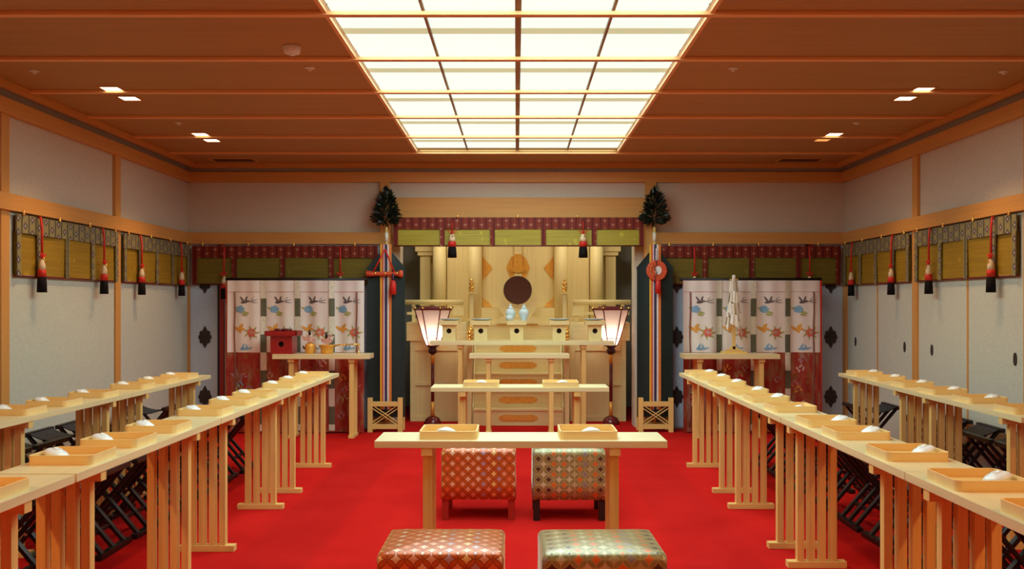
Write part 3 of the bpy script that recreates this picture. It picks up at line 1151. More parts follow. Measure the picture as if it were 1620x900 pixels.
ZT, ZBND, ZBOT = 2.030, 1.895, 1.585
for s, side in ((-1, 'left'), (1, 'right')):
    for (y0, y1, st, nm) in ((6.80, 8.535, (7.12, 7.57, 8.03), 'near'), (8.665, 10.385, (9.03, 9.47, 9.90), 'far')):
        yc = (y0 + y1) / 2
        L = y1 - y0
        rz = PI / 2 if s < 0 else -PI / 2       # local -y faces the room
        sx = [(y - yc) * (1 if s < 0 else -1) for y in st] + [-L / 2 + 0.03, L / 2 - 0.03]
        hk = [(y - yc) * (1 if s < 0 else -1) for y in (y0 + 0.08, y0 + L * 0.36, y0 + L * 0.66, y1 - 0.08)]
        t = make_blind('gold bamboo blind with teal brocade band on the %s wall, %s bay' % (side, nm), L, ZT, ZBND, ZBOT, sx, hk, (M['blind'], M['teal_band']), 'gold blinds of the side walls')
        t.location = (s * (XW - 0.03), yc, 0)
        t.rotation_euler = (0, 0, rz)
for (x0, x1, st, nm) in ((-3.565, X(598, 10.44), (X(370.5, 10.42), X(447.5, 10.42), X(524.5, 10.42)), 'left'), (X(1041, 10.44), 3.565, (X(1115, 10.42), X(1189, 10.42), X(1263, 10.42)), 'right')):
    xc = (x0 + x1) / 2
    L = x1 - x0
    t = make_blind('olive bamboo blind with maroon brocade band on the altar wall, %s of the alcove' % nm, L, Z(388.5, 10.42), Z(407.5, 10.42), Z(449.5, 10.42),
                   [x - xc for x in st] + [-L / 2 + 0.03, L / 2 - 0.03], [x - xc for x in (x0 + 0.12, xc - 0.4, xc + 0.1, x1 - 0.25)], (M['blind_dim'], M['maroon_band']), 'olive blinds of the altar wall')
    t.location = (xc, YB - 0.055, 0)
d = 10.38
x0, x1 = X(622, d), X(1019, d)
xc = (x0 + x1) / 2
t = make_blind('green gold bamboo blind with maroon brocade band across the alcove opening', x1 - x0, Z(343.5, d), Z(362, d), Z(388.5, d),
               [X(p, d) - xc for p in (699.5, 779, 860, 940)] + [x0 - xc + 0.025, x1 - xc - 0.025], [X(p, d) - xc for p in (724, 819, 914)], (M['blind_green'], M['maroon_band']), 'olive blinds of the altar wall')
t.location = (xc, YB - 0.070, 0)

tas = []
tas_side = make_tassel(0.295, 'x', 'tassels hanging before the blinds')
first = True
for s, side in ((-1, 'left'), (1, 'right')):
    for k, y in enumerate((7.09, 8.16, 8.98, 10.05)):
        lab = 'red and black silk tassel on the %s wall, %s from the altar corner' % (side, ORD[3 - k])
        o = tas_side if first else copy_tree(tas_side)
        first = False
        o.location = (s * (XW - 0.092), y, 2.03)
        o.rotation_euler = (0, 0, PI / 2 if s < 0 else -PI / 2)
        tag(o, lab, 'tassel', 'tassels hanging before the blinds')
ta = make_tassel(0.115, 'red and black silk tassel hanging left before the alcove', 'tassels hanging before the blinds', 0.5)
ta.location = (X(715, 10.32), 10.31, Z(350, 10.32))
ta.location.y = 10.353
ta.scale = (1.4, 1.4, 1.03)
dup(ta, (X(923, 10.32), 10.353, Z(350, 10.32)), 0.0, 'red and black silk tassel hanging right before the alcove')
tb = make_tassel(0.30, 'silk tassel on the altar wall above the outer end of the left curtain stand', 'tassels hanging before the blinds')
tb.location = (X(354, 10.38), 10.385, Z(391, 10.38))
for px, lab in ((538, 'silk tassel half hidden behind the left curtain stand near the banner'), (1099, 'silk tassel half hidden behind the right curtain stand near the banner'),
                (1281, 'silk tassel half hidden behind the outer end of the right curtain stand')):
    dup(tb, (X(px, 10.38), 10.385, Z(391, 10.38)), 0, lab)

# ------------------------------------------------------------------ curtain stands


def fold(x, z, ph=0.0):
    a = 0.010 + 0.016 * max(0.0, 1.0 - z / 1.7)
    return a * math.sin(x * 17.0 + ph) + 0.5 * a * math.sin(x * 39.0 + 1.3 + z * 1.1) + 0.004 * math.sin(z * 7 + x * 3)


def blob(cx, cz, rx, rz_, n=14, wob=0.0, k=5, ph=0.0):
    return [(cx + rx * (1 + wob * math.cos(k * a + ph)) * math.cos(a), cz + rz_ * (1 + wob * math.cos(k * a + ph)) * math.sin(a)) for a in [2 * PI * i / n for i in range(n)]]


def leafpts(cx, cz, L, W, ang):
    pts = []
    for i in range(10):
        t_ = i / 10.0 * 2 * PI
        px, pz = L / 2 * math.cos(t_), W / 2 * math.sin(t_) * (1 - 0.3 * math.cos(t_))
        pts.append((cx + px * math.cos(ang) - pz * math.sin(ang), cz + px * math.sin(ang) + pz * math.cos(ang)))
    return pts


CM = ['cloth_white', 'cloth_red', 'ink', 'blue', 'leafg', 'butterfly', 'peony', 'mauve', 'faint', 'pinkline']
CI = {k: i for i, k in enumerate(CM)}


def make_kicho(label, xc, flip_rng, side):
    rng = random.Random(flip_rng)
    zt, zr = 1.632, 0.865
    W = 1.46
    pw = W / 4
    t = thing('curtain_stand', label, 'curtain', (xc, 10.12, 0), 0, 'painted silk curtain stands beside the altar')
    hl = W / 2
    MB().tube([(-hl - 0.03, 0.045, zt + 0.012), (hl + 0.03, 0.045, zt + 0.012)], 0.018, 10).build('top_rod', M['black'], t)
    m = MB()
    for s in (-1, 1):
        MB().box(s * (hl - 0.10) - 0.015, s * (hl - 0.10) + 0.015, 0.055, 0.085, 0.05, zt + 0.005, 0.003).build('post', M['black'], t)
    MB().box(-hl + 0.05, hl - 0.05, 0.05, 0.15, 0.0, 0.05, 0.006).build('base', M['black'], t)
    for p in range(4):
        x0 = -hl + p * pw
        m = MB()
        ph = p * 1.7 + flip_rng

        def at(x, z, off=0.0):
            return (x, fold(x, z, ph * 0.0) - off, z)

        def patch(pts, mi, off):
            cx_ = sum(q[0] for q in pts) / len(pts)
            cz_ = sum(q[1] for q in pts) / len(pts)
            c = m.bm.verts.new(at(cx_, cz_, off))
            vs = [m.bm.verts.new(at(q[0], q[1], off)) for q in pts]
            for k in range(len(vs)):
                f = m.bm.faces.new((c, vs[k], vs[(k + 1) % len(vs)]))
                f.material_index = CI[mi]
                f.smooth = True
        m.grid(lambda u, v: at(x0 + pw * u, zr + (zt - zr) * v), 16, 20, CI['cloth_white'])
        m.grid(lambda u, v: at(x0 + pw * u, 0.012 + (zr - 0.012) * v), 16, 20, CI['cloth_red'])
        # bird on a twig
        bx, bz = x0 + 0.19, 1.405
        patch(leafpts(bx, bz, 0.10, 0.030, 0.2), 'ink', 0.003)
        patch(leafpts(bx - 0.035, bz + 0.030, 0.07, 0.020, 2.2), 'ink', 0.0036)
        patch(leafpts(bx + 0.012, bz + 0.034, 0.06, 0.020, 1.2), 'ink', 0.0036)
        patch(leafpts(bx + 0.085, bz + 0.012, 0.11, 0.008, 0.25), 'ink', 0.003)
        patch(leafpts(bx + 0.10, bz - 0.008, 0.08, 0.007, -0.1), 'ink', 0.003)
        patch(leafpts(bx + 0.08, bz + 0.035, 0.05, 0.006, 0.9), 'ink', 0.003)
        # blue flower
        fx, fz = x0 + 0.135, 1.325
        for k in range(5):
            a = 2 * PI * k / 5
            patch(blob(fx + 0.024 * math.cos(a), fz + 0.020 * math.sin(a), 0.026, 0.022, 10), 'blue', 0.003 + 0.0002 * k)
        patch(leafpts(fx + 0.055, fz - 0.035, 0.09, 0.026, -0.25), 'leafg', 0.003)
        patch(leafpts(fx + 0.05, fz - 0.060, 0.07, 0.020, -0.15), 'leafg', 0.0034)
        patch(leafpts(fx - 0.055, fz + 0.01, 0.05, 0.02, 2.7), 'leafg', 0.003)
        # butterfly
        ux, uz = x0 + 0.125, 1.118
        for L_, W_, an, dx, dz in ((0.07, 0.036, 0.9, 0.022, 0.026), (0.08, 0.034, 2.6, -0.034, 0.004), (0.06, 0.030, 0.05, 0.035, -0.006), (0.05, 0.030, -0.9, 0.008, -0.026)):
            patch(leafpts(ux + dx, uz + dz, L_, W_, an), 'butterfly', 0.003 + abs(an) * 0.0003)
        # peony with leaves
        qx, qz = x0 + 0.262, 1.075
        for k in range(7):
            a = 2 * PI * k / 7
            patch(leafpts(qx + 0.062 * math.cos(a), qz + 0.050 * math.sin(a), 0.06, 0.020, a + 0.3), 'leafg', 0.0028)
        patch(blob(qx, qz, 0.048, 0.044, 24, 0.14, 6), 'peony', 0.0036)
        patch(blob(qx - 0.004, qz + 0.004, 0.020, 0.018, 14, 0.15, 5), 'faint', 0.0044)
        # low blue birds just above the red
        lx, lz = x0 + 0.19, 0.905
        for L_, W_, an, dx, dz in ((0.11, 0.030, 0.05, 0.0, 0.0), (0.07, 0.020, 1.1, -0.02, 0.026), (0.06, 0.018, 2.0, 0.02, 0.024), (0.05, 0.016, 0.4, 0.06, 0.006)):
            patch(leafpts(lx + dx, lz + dz, L_, W_, an), 'blue', 0.003 + dz * 0.02)
        # faded motifs on the red skirt
        for _ in range(9):
            gx, gz = x0 + rng.uniform(0.06, pw - 0.06), rng.uniform(0.10, 0.80)
            c_ = rng.choice(['mauve', 'faint', 'leafg', 'butterfly', 'mauve', 'blue', 'peony'])
            for k in range(4):
                patch(leafpts(gx + 0.03 * math.cos(k * 1.4), gz + 0.025 * math.sin(k * 1.6), rng.uniform(0.03, 0.06), 0.018, rng.uniform(0, 3)), c_, 0.003 + 0.0003 * k)
        # stitched line under the heading
        m.grid(lambda u, v: at(x0 + pw * u, 1.508 + 0.006 * v, 0.003), 16, 1, CI['pinkline'])
        m.build('curtain_panel', [M[k] for k in CM], t, recalc=False)
    for p in range(1, 4):
        xx = -hl + p * pw + 0.02
        m = MB()
        nseg = 9
        z_hi = zt
        for k in range(nseg):
            z1_, z0_ = z_hi - k * 0.192, max(0.03, z_hi - (k + 1) * 0.192)
            if z0_ >= z1_:
                break
            hw = 0.031 if k % 2 == 0 else 0.030
            m.grid(lambda u, v: (xx - hw + 2 * hw * u, fold(xx - hw + 2 * hw * u, z0_ + (z1_ - z0_) * v) - 0.008, z0_ + (z1_ - z0_) * v), 5, 5, 0 if k % 2 == 0 else 1)
        m.build('ribbon', [M['ribbon_w'], M['ribbon_g']], t, recalc=False)['label'] = 'white and dark green ribbon'
    MB().box(side * hl, side * (hl + 0.022), 0.0, 0.03, 0.02, zt, 0.004).build('red_edge', M['red_silk'], t) if side > 0 else MB().box(-hl - 0.022, -hl, 0.0, 0.03, 0.02, zt, 0.004).build('red_edge', M['cloth_red'], t)
    for s in (-1, 1):
        xx = s * (hl - 0.075)
        m = MB().tube([(xx + 0.004 * math.sin(k * 1.3), fold(xx, zt - 0.12 - k * 0.12) - 0.012, zt - 0.12 - k * 0.12) for k in range(13)], 0.008, 6)
        m.build('tie_cord', M['cordbrown'], t)
    return t


make_kicho('pink and red flower painted curtain stand left of the altar', X(468, 10.12), 3, -1)
make_kicho('pink and red flower painted curtain stand right of the altar', X(1189, 10.12), 5, 1)

# ------------------------------------------------------------------ side tables with offerings


def make_side_table(label, x0, x1, legs, d, ztop, dep=0.30, thick=0.05):
    t = thing('offering_table', label, 'table', ((x0 + x1) / 2, d, 0), 0, 'small offering tables near the altar')
    hl = (x1 - x0) / 2
    xc_ = (x0 + x1) / 2
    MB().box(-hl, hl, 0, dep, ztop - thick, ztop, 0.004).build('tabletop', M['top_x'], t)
    for lx in legs:
        m = MB().box(lx - xc_ - 0.032, lx - xc_ + 0.032, 0.02, dep - 0.02, ztop - thick - 0.035, ztop - thick, 0.003)
        c = m.build('trestle', M['wood_y'], t)
        for yy in (0.06, dep - 0.06):
            MB().box(lx - xc_ - 0.024, lx - xc_ + 0.024, yy - 0.024, yy + 0.024, 0.03, ztop - thick - 0.035, 0.003).build('leg', M['wood_z'], c)
        MB().box(lx - xc_ - 0.030, lx - xc_ + 0.030, 0.01, dep - 0.01, 0.0, 0.03, 0.003).build('foot_bar', M['wood_y'], c)
    return t


TD = 9.72
TZ = 0.866
make_side_table('pale wood offering table with the red box before the left curtain stand', X(430.5, TD), X(584.5, TD), (X(459, TD), X(555, TD)), TD, TZ)
make_side_table('pale wood offering table with the paper wand before the right curtain stand', X(1083, TD), X(1234.5, TD), (X(1108.5, TD), X(1206.5, TD)), TD, TZ)
SD = 9.98
make_side_table('small pale wood table in front of the altar steps', X(742, SD), X(901, SD), (X(772.5, SD), X(872.5, SD)), SD, Z(560, SD), 0.26, 0.048)
LD = 10.36
make_side_table('long pale wood table before the altar carrying five offering stands', X(679, LD), X(972, LD), (X(727.5, LD), X(924, LD)), LD, Z(539.5, LD), 0.29, 0.045)

# red lacquered stand box
d = TD + 0.15
t = thing('red_lacquer_box', 'red lacquered box with a round hole and wide lid on the left offering table', 'box', (X(449, d), d, TZ))
hw_, hh = 17 * d / F, 0.185
m = MB()
hr = 0.028
fz0, fz1 = 0.0, hh
# front board with a round hole: ring of quads from square to circle
N_ = 32


def board_with_hole(mb, hw, z0, z1, cz, r, y0, y1, mi=0, n=32):
    sq, ci = [], []
    for k in range(n):
        a = 2 * PI * k / n
        ca, sa = math.cos(a), math.sin(a)
        tx = hw / abs(ca) if abs(ca) > 1e-6 else 1e9
        tz = ((z1 - cz) if sa > 0 else (cz - z0)) / abs(sa) if abs(sa) > 1e-6 else 1e9
        q = min(tx, tz)
        sq.append((q * ca, cz + q * sa))
        ci.append((r * ca, cz + r * sa))
    rings = [[mb.bm.verts.new((p[0], y, p[1])) for p in R_] for R_, y in ((sq, y0), (ci, y0), (ci, y1), (sq, y1))]
    for a in range(4):
        b = (a + 1) % 4
        for k in range(n):
            f = mb.bm.faces.new((rings[a][k], rings[a][(k + 1) % n], rings[b][(k + 1) % n], rings[b][k]))
            f.material_index = mi


board_with_hole(m, hw_, 0.0, hh, hh * 0.55, hr, -hw_, -hw_ + 0.01)
m.box(-hw_, hw_, hw_ - 0.01, hw_, 0, hh)
m.box(-hw_, -hw_ + 0.01, -hw_ + 0.01, hw_ - 0.01, 0, hh)
m.box(hw_ - 0.01, hw_, -hw_ + 0.01, hw_ - 0.01, 0, hh)
m.build('body', M['red_lacquer'], t)
MB().box(-hw_ + 0.011, hw_ - 0.011, -hw_ + 0.05, hw_ - 0.011, 0.005, hh - 0.005).build('inside', M['black'], t)
tw = 25 * d / F
m = MB().box(-tw, tw, -tw * 0.85, tw * 0.85, hh, hh + 0.012)
for q in ((-tw, tw, -tw * 0.85, -tw * 0.85 + 0.008), (-tw, tw, tw * 0.85 - 0.008, tw * 0.85), (-tw, -tw + 0.008, -tw * 0.85, tw * 0.85), (tw - 0.008, tw, -tw * 0.85, tw * 0.85)):
    m.box(q[0], q[1], q[2], q[3], hh + 0.01, hh + 0.052)
m.build('tray_top', M['red_lacquer'], t)
t2 = thing('cup_stack', 'dark lacquered cups heaped in the tray of the red box', 'cup', (X(449, d), d, TZ + hh + 0.0125))
for (xx, yy, zz, r, mt) in ((-0.05, 0, 0.0, 0.055, 'maroon_lacquer'), (0.045, -0.02, 0.0, 0.05, 'maroon_lacquer'), (0.0, 0.03, 0.0, 0.05, 'black')):
    MB().lathe([(0.0, zz), (r * 0.4, zz), (r * 0.8, zz + 0.035), (r, zz + 0.060), (r * 0.93, zz + 0.060), (r * 0.72, zz + 0.04), (0, zz + 0.012)], xx, yy, 18).build('cup', M[mt], t2)

# sake vessels with folded paper butterflies


def paper_bow(mb, cx, cz, sc, rng):
    for k in range(9):
        a = 0.75 + (PI - 1.5) * k / 8.0 + rng.uniform(-0.12, 0.12)
        L_ = sc * rng.uniform(0.55, 1.0)
        wv = 0.020
        x1_, z1_ = cx + L_ * math.cos(a), cz + L_ * math.sin(a)
        nx, nz = -math.sin(a), math.cos(a)
        yy = -0.02 + 0.012 * (k % 4) - 0.01
        mb.prism([(cx, cz), (x1_ * 0.6 + cx * 0.4 + nx * wv, z1_ * 0.6 + cz * 0.4 + nz * wv), (x1_, z1_), (x1_ * 0.6 + cx * 0.4 - nx * wv, z1_ * 0.6 + cz * 0.4 - nz * wv)], 'y', yy, yy + 0.002, mi=k % 2)


rng = random.Random(4)
d = TD + 0.14
t = thing('sake_kettle', 'gold sake kettle topped with folded pink paper, nearer the red box', 'kettle', (X(490.5, d), d, TZ), 0, 'gold sake vessels with paper butterflies')
MB().lathe([(0.0, 0.0), (0.046, 0.0), (0.050, 0.02), (0.051, 0.075), (0.047, 0.098), (0.040, 0.104), (0.0, 0.106)], n=26).build('body', M['gold_fitting'], t)
MB().lathe([(0.0, 0.104), (0.03, 0.106), (0.022, 0.114), (0.0, 0.118)], n=20).build('lid', M['gold'], t)
MB().tube([(-0.045, 0, 0.05), (-0.066, 0, 0.06), (-0.070, 0, 0.08)], [0.014, 0.010, 0.007], 8).build('spout', M['maroon_lacquer'], t)
MB().tube([(0.045, 0, 0.095), (0.068, 0, 0.07), (0.05, 0, 0.015)], 0.006, 8).build('handle', M['gold'], t)
m = MB()
paper_bow(m, 0.0, 0.116, 0.125, rng)
pb = m.build('paper_butterfly', [M['pink_paper'], M['white_paper']], t)
MB().lathe([(0.0, 0.19), (0.012, 0.195), (0.014, 0.215), (0.008, 0.245), (0.0, 0.25)], 0.005, -0.04, 12).build('butterfly_body', M['black'], t)
t = thing('sake_pourer', 'gold long-handled sake pourer topped with folded pink paper, right of the kettle', 'pourer', (X(517.5, d), d, TZ), 0, 'gold sake vessels with paper butterflies')
MB().lathe([(0.0, 0.0), (0.058, 0.0), (0.064, 0.02), (0.068, 0.075), (0.084, 0.086), (0.080, 0.091), (0.0, 0.093)], n=26).build('body', M['gold_fitting'], t)
MB().tube([(0.07, 0, 0.078), (0.14, -0.01, 0.092), (0.25, -0.03, 0.096), (0.345, -0.03, 0.0985)], [0.010, 0.008, 0.006, 0.006], 8).build('handle', M['gold'], t)
MB().tube([(-0.06, 0, 0.07), (-0.085, 0, 0.085)], [0.014, 0.009], 8).build('spout', M['gold_fitting'], t)
m = MB()
paper_bow(m, 0.005, 0.094, 0.14, rng)
m.build('paper_butterfly', [M['pink_paper'], M['white_paper']], t)
MB().lathe([(0.0, 0.16), (0.012, 0.165), (0.014, 0.195), (0.008, 0.22), (0.0, 0.225)], 0.0, -0.04, 12).build('butterfly_body', M['black'], t)
t = thing('handle_rest', 'small gold rest holding the long handle at the table end', 'rest', (X(568, d), d - 0.03, TZ))
m = MB().lathe([(0.0, 0.0), (0.022, 0.0), (0.016, 0.006), (0.006, 0.012), (0.006, 0.08), (0.010, 0.084), (0.0, 0.086)], n=14)
m.build('pillar', M['gold'], t)
MB().tube([(-0.018, 0, 0.086), (0.018, 0, 0.086)], 0.005, 8).build('fork', M['gold'], t)

# paper wand on its stand
d = TD + 0.15
t = thing('paper_wand', 'white folded paper wand standing on the right offering table', 'wand', (X(1161, d), d, TZ))
MB().box(-0.12, 0.12, -0.09, 0.09, 0.0, 0.022, 0.003).build('base', M['wood_x'], t)
m = MB().box(-0.085, 0.085, -0.015, 0.015, 0.022, 0.045, 0.003)
m.prism([(-0.05, 0.045), (0.05, 0.045), (0.022, 0.075), (-0.022, 0.075)], 'y', -0.013, 0.013)
m.build('foot', M['wood_x'], t)
MB().box(-0.016, 0.016, -0.013, 0.013, 0.022, 0.80, 0.003).build('stick', M['wood_z'], t)
MB().box(-0.045, 0.045, -0.006, 0.006, 0.768, 0.778, 0.002).build('peg', M['wood_x'], t)
MB().lathe([(0.0, 0.74), (0.022, 0.74), (0.020, 0.79), (0.018, 0.815), (0.0, 0.82)], n=12).build('paper_wrap', M['white_paper'], t)
m = MB()
for k in range(11):
    aa = 2 * PI * k / 11
    r0, r1 = 0.02, 0.075 + 0.03 * random.random()
    z0_ = 0.76
    # zigzag streamer of four folded flaps
    x_, y_, z_ = r0 * math.cos(aa), r0 * math.sin(aa), z0_
    tx, ty = -math.sin(aa), math.cos(aa)
    L4 = random.uniform(0.11, 0.145)
    for q in range(4):
        rr = r0 + (r1 - r0) * (q + 1) / 4.0
        nx_, ny_, nz_ = rr * math.cos(aa), rr * math.sin(aa), z0_ - L4 * (q + 1)
        sh = 0.016 * (1 if q % 2 else -1)
        a_ = Vector((x_ + tx * (sh - 0.016), y_ + ty * (sh - 0.016), z_))
        b_ = Vector((x_ + tx * (sh + 0.016), y_ + ty * (sh + 0.016), z_))
        c_ = Vector((nx_ + tx * (sh + 0.020), ny_ + ty * (sh + 0.020), nz_ - 0.01))
        d_ = Vector((nx_ + tx * (sh - 0.020), ny_ + ty * (sh - 0.020), nz_ + 0.012))
        m.poly((a_, b_, c_, d_))
        x_, y_, z_ = nx_, ny_, nz_
m.build('paper_streamers', M['white_paper'], t, recalc=False)

# ------------------------------------------------------------------ altar: stairs, platform, shrine front
AC = 0.02
stairs = thing('altar_stairs', 'pale cypress altar stairs with gold lozenge plates on the risers', 'stairs', (AC, 10.76, 0))
RISE, RUN = 0.19, 0.16
for k in range(6):
    y0 = k * RUN
    z0, z1 = k * RISE, (k + 1) * RISE
    hw = 0.505
    m = MB().box(-hw, hw, y0 + 0.012, y0 + RUN + 0.012 if k < 5 else y0 + 0.165, max(0, z0 - 0.01), z1 - 0.025)
    m.box(-hw, hw, y0, y0 + RUN + 0.012 if k < 5 else y0 + 0.165, z1 - 0.025, z1, 0.004)
    st = m.build('step', M['altar_x'], stairs)
    if k < 5:
        m = MB()
        pts = []
        L_, h_ = 0.222, 0.040
        for q in range(40):
            a = 2 * PI * q / 40
            ca, sa = math.cos(a), math.sin(a)
            rx = L_ * (abs(ca) ** 0.55) * (1 if ca > 0 else -1)
            rz2 = h_ * (abs(sa) ** 0.7) * (1 if sa > 0 else -1) * (1 + 0.10 * math.cos(6 * a))
            pts.append((rx, z0 + 0.085 + rz2))
        m.prism(pts, 'y', y0 + 0.006, y0 + 0.014)
        m.prism([(p[0] * 0.82, z0 + 0.085 + (p[1] - z0 - 0.085) * 0.62) for p in pts], 'y', y0 + 0.002, y0 + 0.007)
        m.build('gold_plate', M['gold_fitting'], st)
for s in (-1, 1):
    m = MB()
    # sloping string board beside the flight
    m.prism([(0.10, 0.0), (0.95, 0.0), (0.95, 1.14), (0.80, 1.06), (0.10, 0.20)], 'x', s * 0.507, s * 0.525)
    m.build('string_board', M['altar_y'], stairs)

FIN = [(0.0, 0.0), (0.030, 0.0), (0.034, 0.012), (0.030, 0.026), (0.022, 0.034), (0.034, 0.050), (0.036, 0.064), (0.024, 0.078), (0.020, 0.086), (0.032, 0.100),
       (0.036, 0.116), (0.028, 0.132), (0.016, 0.146), (0.022, 0.158), (0.018, 0.170), (0.0, 0.182)]


def rail_post(label, x, y, h, half, fscale):
    t = thing('rail_post', label, 'post', (x, y, 0), 0, 'gold topped posts of the altar stairs')
    MB().box(-half, half, -half, half, 0, h, 0.004).build('post', M['altar_z'], t)
    MB().box(-half * 1.9, half * 1.9, -half * 1.9, half * 1.9, h, h + 0.018, 0.003).build('cap', M['altar_x'], t)
    MB().lathe([(r * fscale, h + 0.018 + z * fscale) for r, z in FIN], n=18).build('finial', M['gold'], t)["label"] = 'polished gold finial'
    return t


for s, side in ((-1, 'left'), (1, 'right')):
    rail_post('tall white post with a gold finial at the %s of the altar mirror' % side, AC + s * 0.560, 11.42, Z(465, 11.42), 0.024, 0.92)
    rail_post('low post with a gold finial at the %s foot of the altar stairs, outer one' % side, AC + s * 0.556, 10.80, Z(538.5, 10.80) - 0.018, 0.026, 0.80)
    rail_post('low post with a gold finial at the %s foot of the altar stairs, inner one' % side, AC + s * 0.552, 10.99, Z(537.0, 10.99) - 0.018, 0.022, 0.96)

# side bases of the altar
for s, side in ((-1, 'left'), (1, 'right')):
    t = thing('panelled_plinth', 'pale panelled wooden plinth of the altar on the %s of the stairs' % side, 'plinth', (AC, 11.16, 0), 0, 'panelled plinths of the altar')
    xi, xo = s * 0.61, s * 1.27
    a_, b_ = min(xi, xo), max(xi, xo)
    MB().box(a_, b_, 0.02, 0.57, 0.0, 0.95, 0.0).build('body', M['altar_z'], t)
    m = MB()
    for xx in (a_ + 0.03, b_ - 0.03):
        m.box(xx - 0.03, xx + 0.03, -0.004, 0.03, 0.0, 0.95, 0.003)
    m.box(a_ + 0.06, b_ - 0.06, -0.003, 0.03, 0.83, 0.95, 0.003)
    m.box(a_ + 0.06, b_ - 0.06, -0.003, 0.03, 0.42, 0.46, 0.003)
    m.box(a_ + 0.06, b_ - 0.06, -0.003, 0.03, 0.0, 0.06, 0.003)
    m.build('panel_frame', M['altar_x'], t)
    a2_, b2_ = min(s * 0.61, s * 1.31), max(s * 0.61, s * 1.31)
    MB().box(a2_, b2_, -0.04, 0.575, 0.95, 1.165, 0.004).build('top_slab', M['altar_x'], t)

# shrine front
shr = thing('shrine_front', 'pale cypress shrine front with round columns and gold fitted doors', 'shrine', (AC, 11.9, 0))
MB().box(-1.27, 1.27, -0.155, 0.7, 0.0, 1.14).build('floor_block', M['altar_x'], shr)
MB().box(-1.27, 1.27, 0.36, 0.7, 1.0, 2.55).build('back_wall', M['altar_z'], shr)
m = MB().box(-0.56, 0.56, -0.04, 0.2, 1.205, 1.335, 0.004)
m.box(-0.62, 0.62, -0.055, 0.2, 1.14, 1.205, 0.004)
m.build('door_sill', M['altar_x'], shr)
for s in (-1, 1):
    MB().box(min(s * 0.452, s * 0.56), max(s * 0.452, s * 0.56), -0.02, 0.2, 1.335, 2.5, 0.003).build('door_jamb', M['altar_z'], shr)
    m = MB().box(min(s * 0.004, s * 0.45), max(s * 0.004, s * 0.45), 0.05, 0.09, 1.336, 2.5, 0.003)
    dr = m.build('shrine_door', M['altar_z'], shr)
    # gold fittings on each door: half lozenge at the hinge edge, triangular corner plates, half medallion at the meeting edge
    e = s * 0.448
    zc = Z(424, 11.95)
    m = MB()
    m.prism([(e, zc + 0.15), (e - s * 0.05, zc + 0.085), (e - s * 0.112, zc + 0.02), (e - s * 0.118, zc - 0.01), (e - s * 0.06, zc - 0.09), (e, zc - 0.15)], 'y', 0.043, 0.051)
    m.build('hinge_plate', M['gold_fitting'], dr)
    m = MB()
    m.prism([(e, 1.338), (e - s * 0.125, 1.338), (e - s * 0.085, 1.40), (e - s * 0.03, 1.44), (e, 1.475)], 'y', 0.043, 0.051)
    m.build('corner_plate', M['gold_fitting'], dr)
    zz = [Z(q, 11.95) for q in (402, 407, 414, 423, 431, 437, 448)]
    m = MB()
    m.prism([(s * 0.005, zz[0]), (s * 0.05, zz[1] + 0.015), (s * 0.09, zz[1]), (s * 0.115, zz[2]), (s * 0.143, zz[3] + 0.01), (s * 0.146, zz[3] - 0.015), (s * 0.125, zz[4]), (s * 0.11, zz[5]), (s * 0.05, zz[6]), (s * 0.005, zz[6] - 0.02)], 'y', 0.043, 0.051)
    m.build('lock_plate', M['gold_fitting'], dr)
    for xx in (0.537, 0.985):
        MB().tube([(s * xx, -0.02, 1.0), (s * xx, -0.02, 2.5)], 0.083, 28).build('column', M['altar_z'], shr)
    MB().box(min(s * 0.62, s * 0.90), max(s * 0.62, s * 0.90), 0.10, 0.14, 1.14, 2.5, 0.003).build('wall_panel', M['altar_z'], shr)
    # outer pillar with a stepped capital
    a_, b_ = min(s * 1.12, s * 1.25), max(s * 1.12, s * 1.25)
    m = MB().box(a_, b_, 0.22, 0.34, 1.0, 2.0, 0.004)
    m.box(a_ - 0.03, b_ + 0.03, 0.19, 0.35, 2.0, 2.05, 0.004)
    m.box(a_ - 0.06, b_ + 0.06, 0.17, 0.35, 2.05, 2.16, 0.004)
    m.build('side_pillar', M['altar_z'], shr)
    MB().box(min(s * 0.60, s * 1.30), max(s * 0.60, s * 1.30), -0.10, 0.3, 1.165, 1.20, 0.003).build('veranda_floor', M['altar_x'], shr)
m = MB().box(-0.045, 0.045, 0.025, 0.042, 1.60, 2.45, 0.003)
m.build('lock_bar', M['altar_z'], shr)
m = MB().box(-0.05, 0.05, 0.018, 0.055, Z(432, 11.95), Z(402, 11.95), 0.004)
m.prism(blob(0.0, Z(426, 11.95), 0.085, 0.045, 20), 'y', 0.012, 0.055)
m.build('lock_sleeve', M['gold_fitting'], shr)
# railings
for s, side in ((-1, 'left'), (1, 'right')):
    t = thing('altar_railing', 'white wooden railing of the altar platform on the %s' % side, 'railing', (AC, 11.44, 0), 0, 'railings of the altar platform')
    a_, b_ = min(s * 0.66, s * 1.36), max(s * 0.66, s * 1.36)
    MB().tube([(a_, 0, Z(478, 11.44)), (b_, 0, Z(478, 11.44))], 0.030, 16).build('top_rail', M['altar_x'], t)
    MB().box(a_ + 0.02, b_ - 0.02, -0.02, 0.02, 1.25, 1.285, 0.004).build('lower_rail', M['altar_x'], t)
    for xx in (0.70, 0.98, 1.26):
        MB().box(s * xx - 0.02, s * xx + 0.02, -0.018, 0.018, 1.166, 1.375, 0.003).build('strut', M['altar_z'], t)
    m = MB().box(s * 0.72 - 0.07, s * 0.72 + 0.07, -0.05, 0.05, 1.24, 1.34, 0.005)
    m.build('bracket_block', M['altar_z'], t)

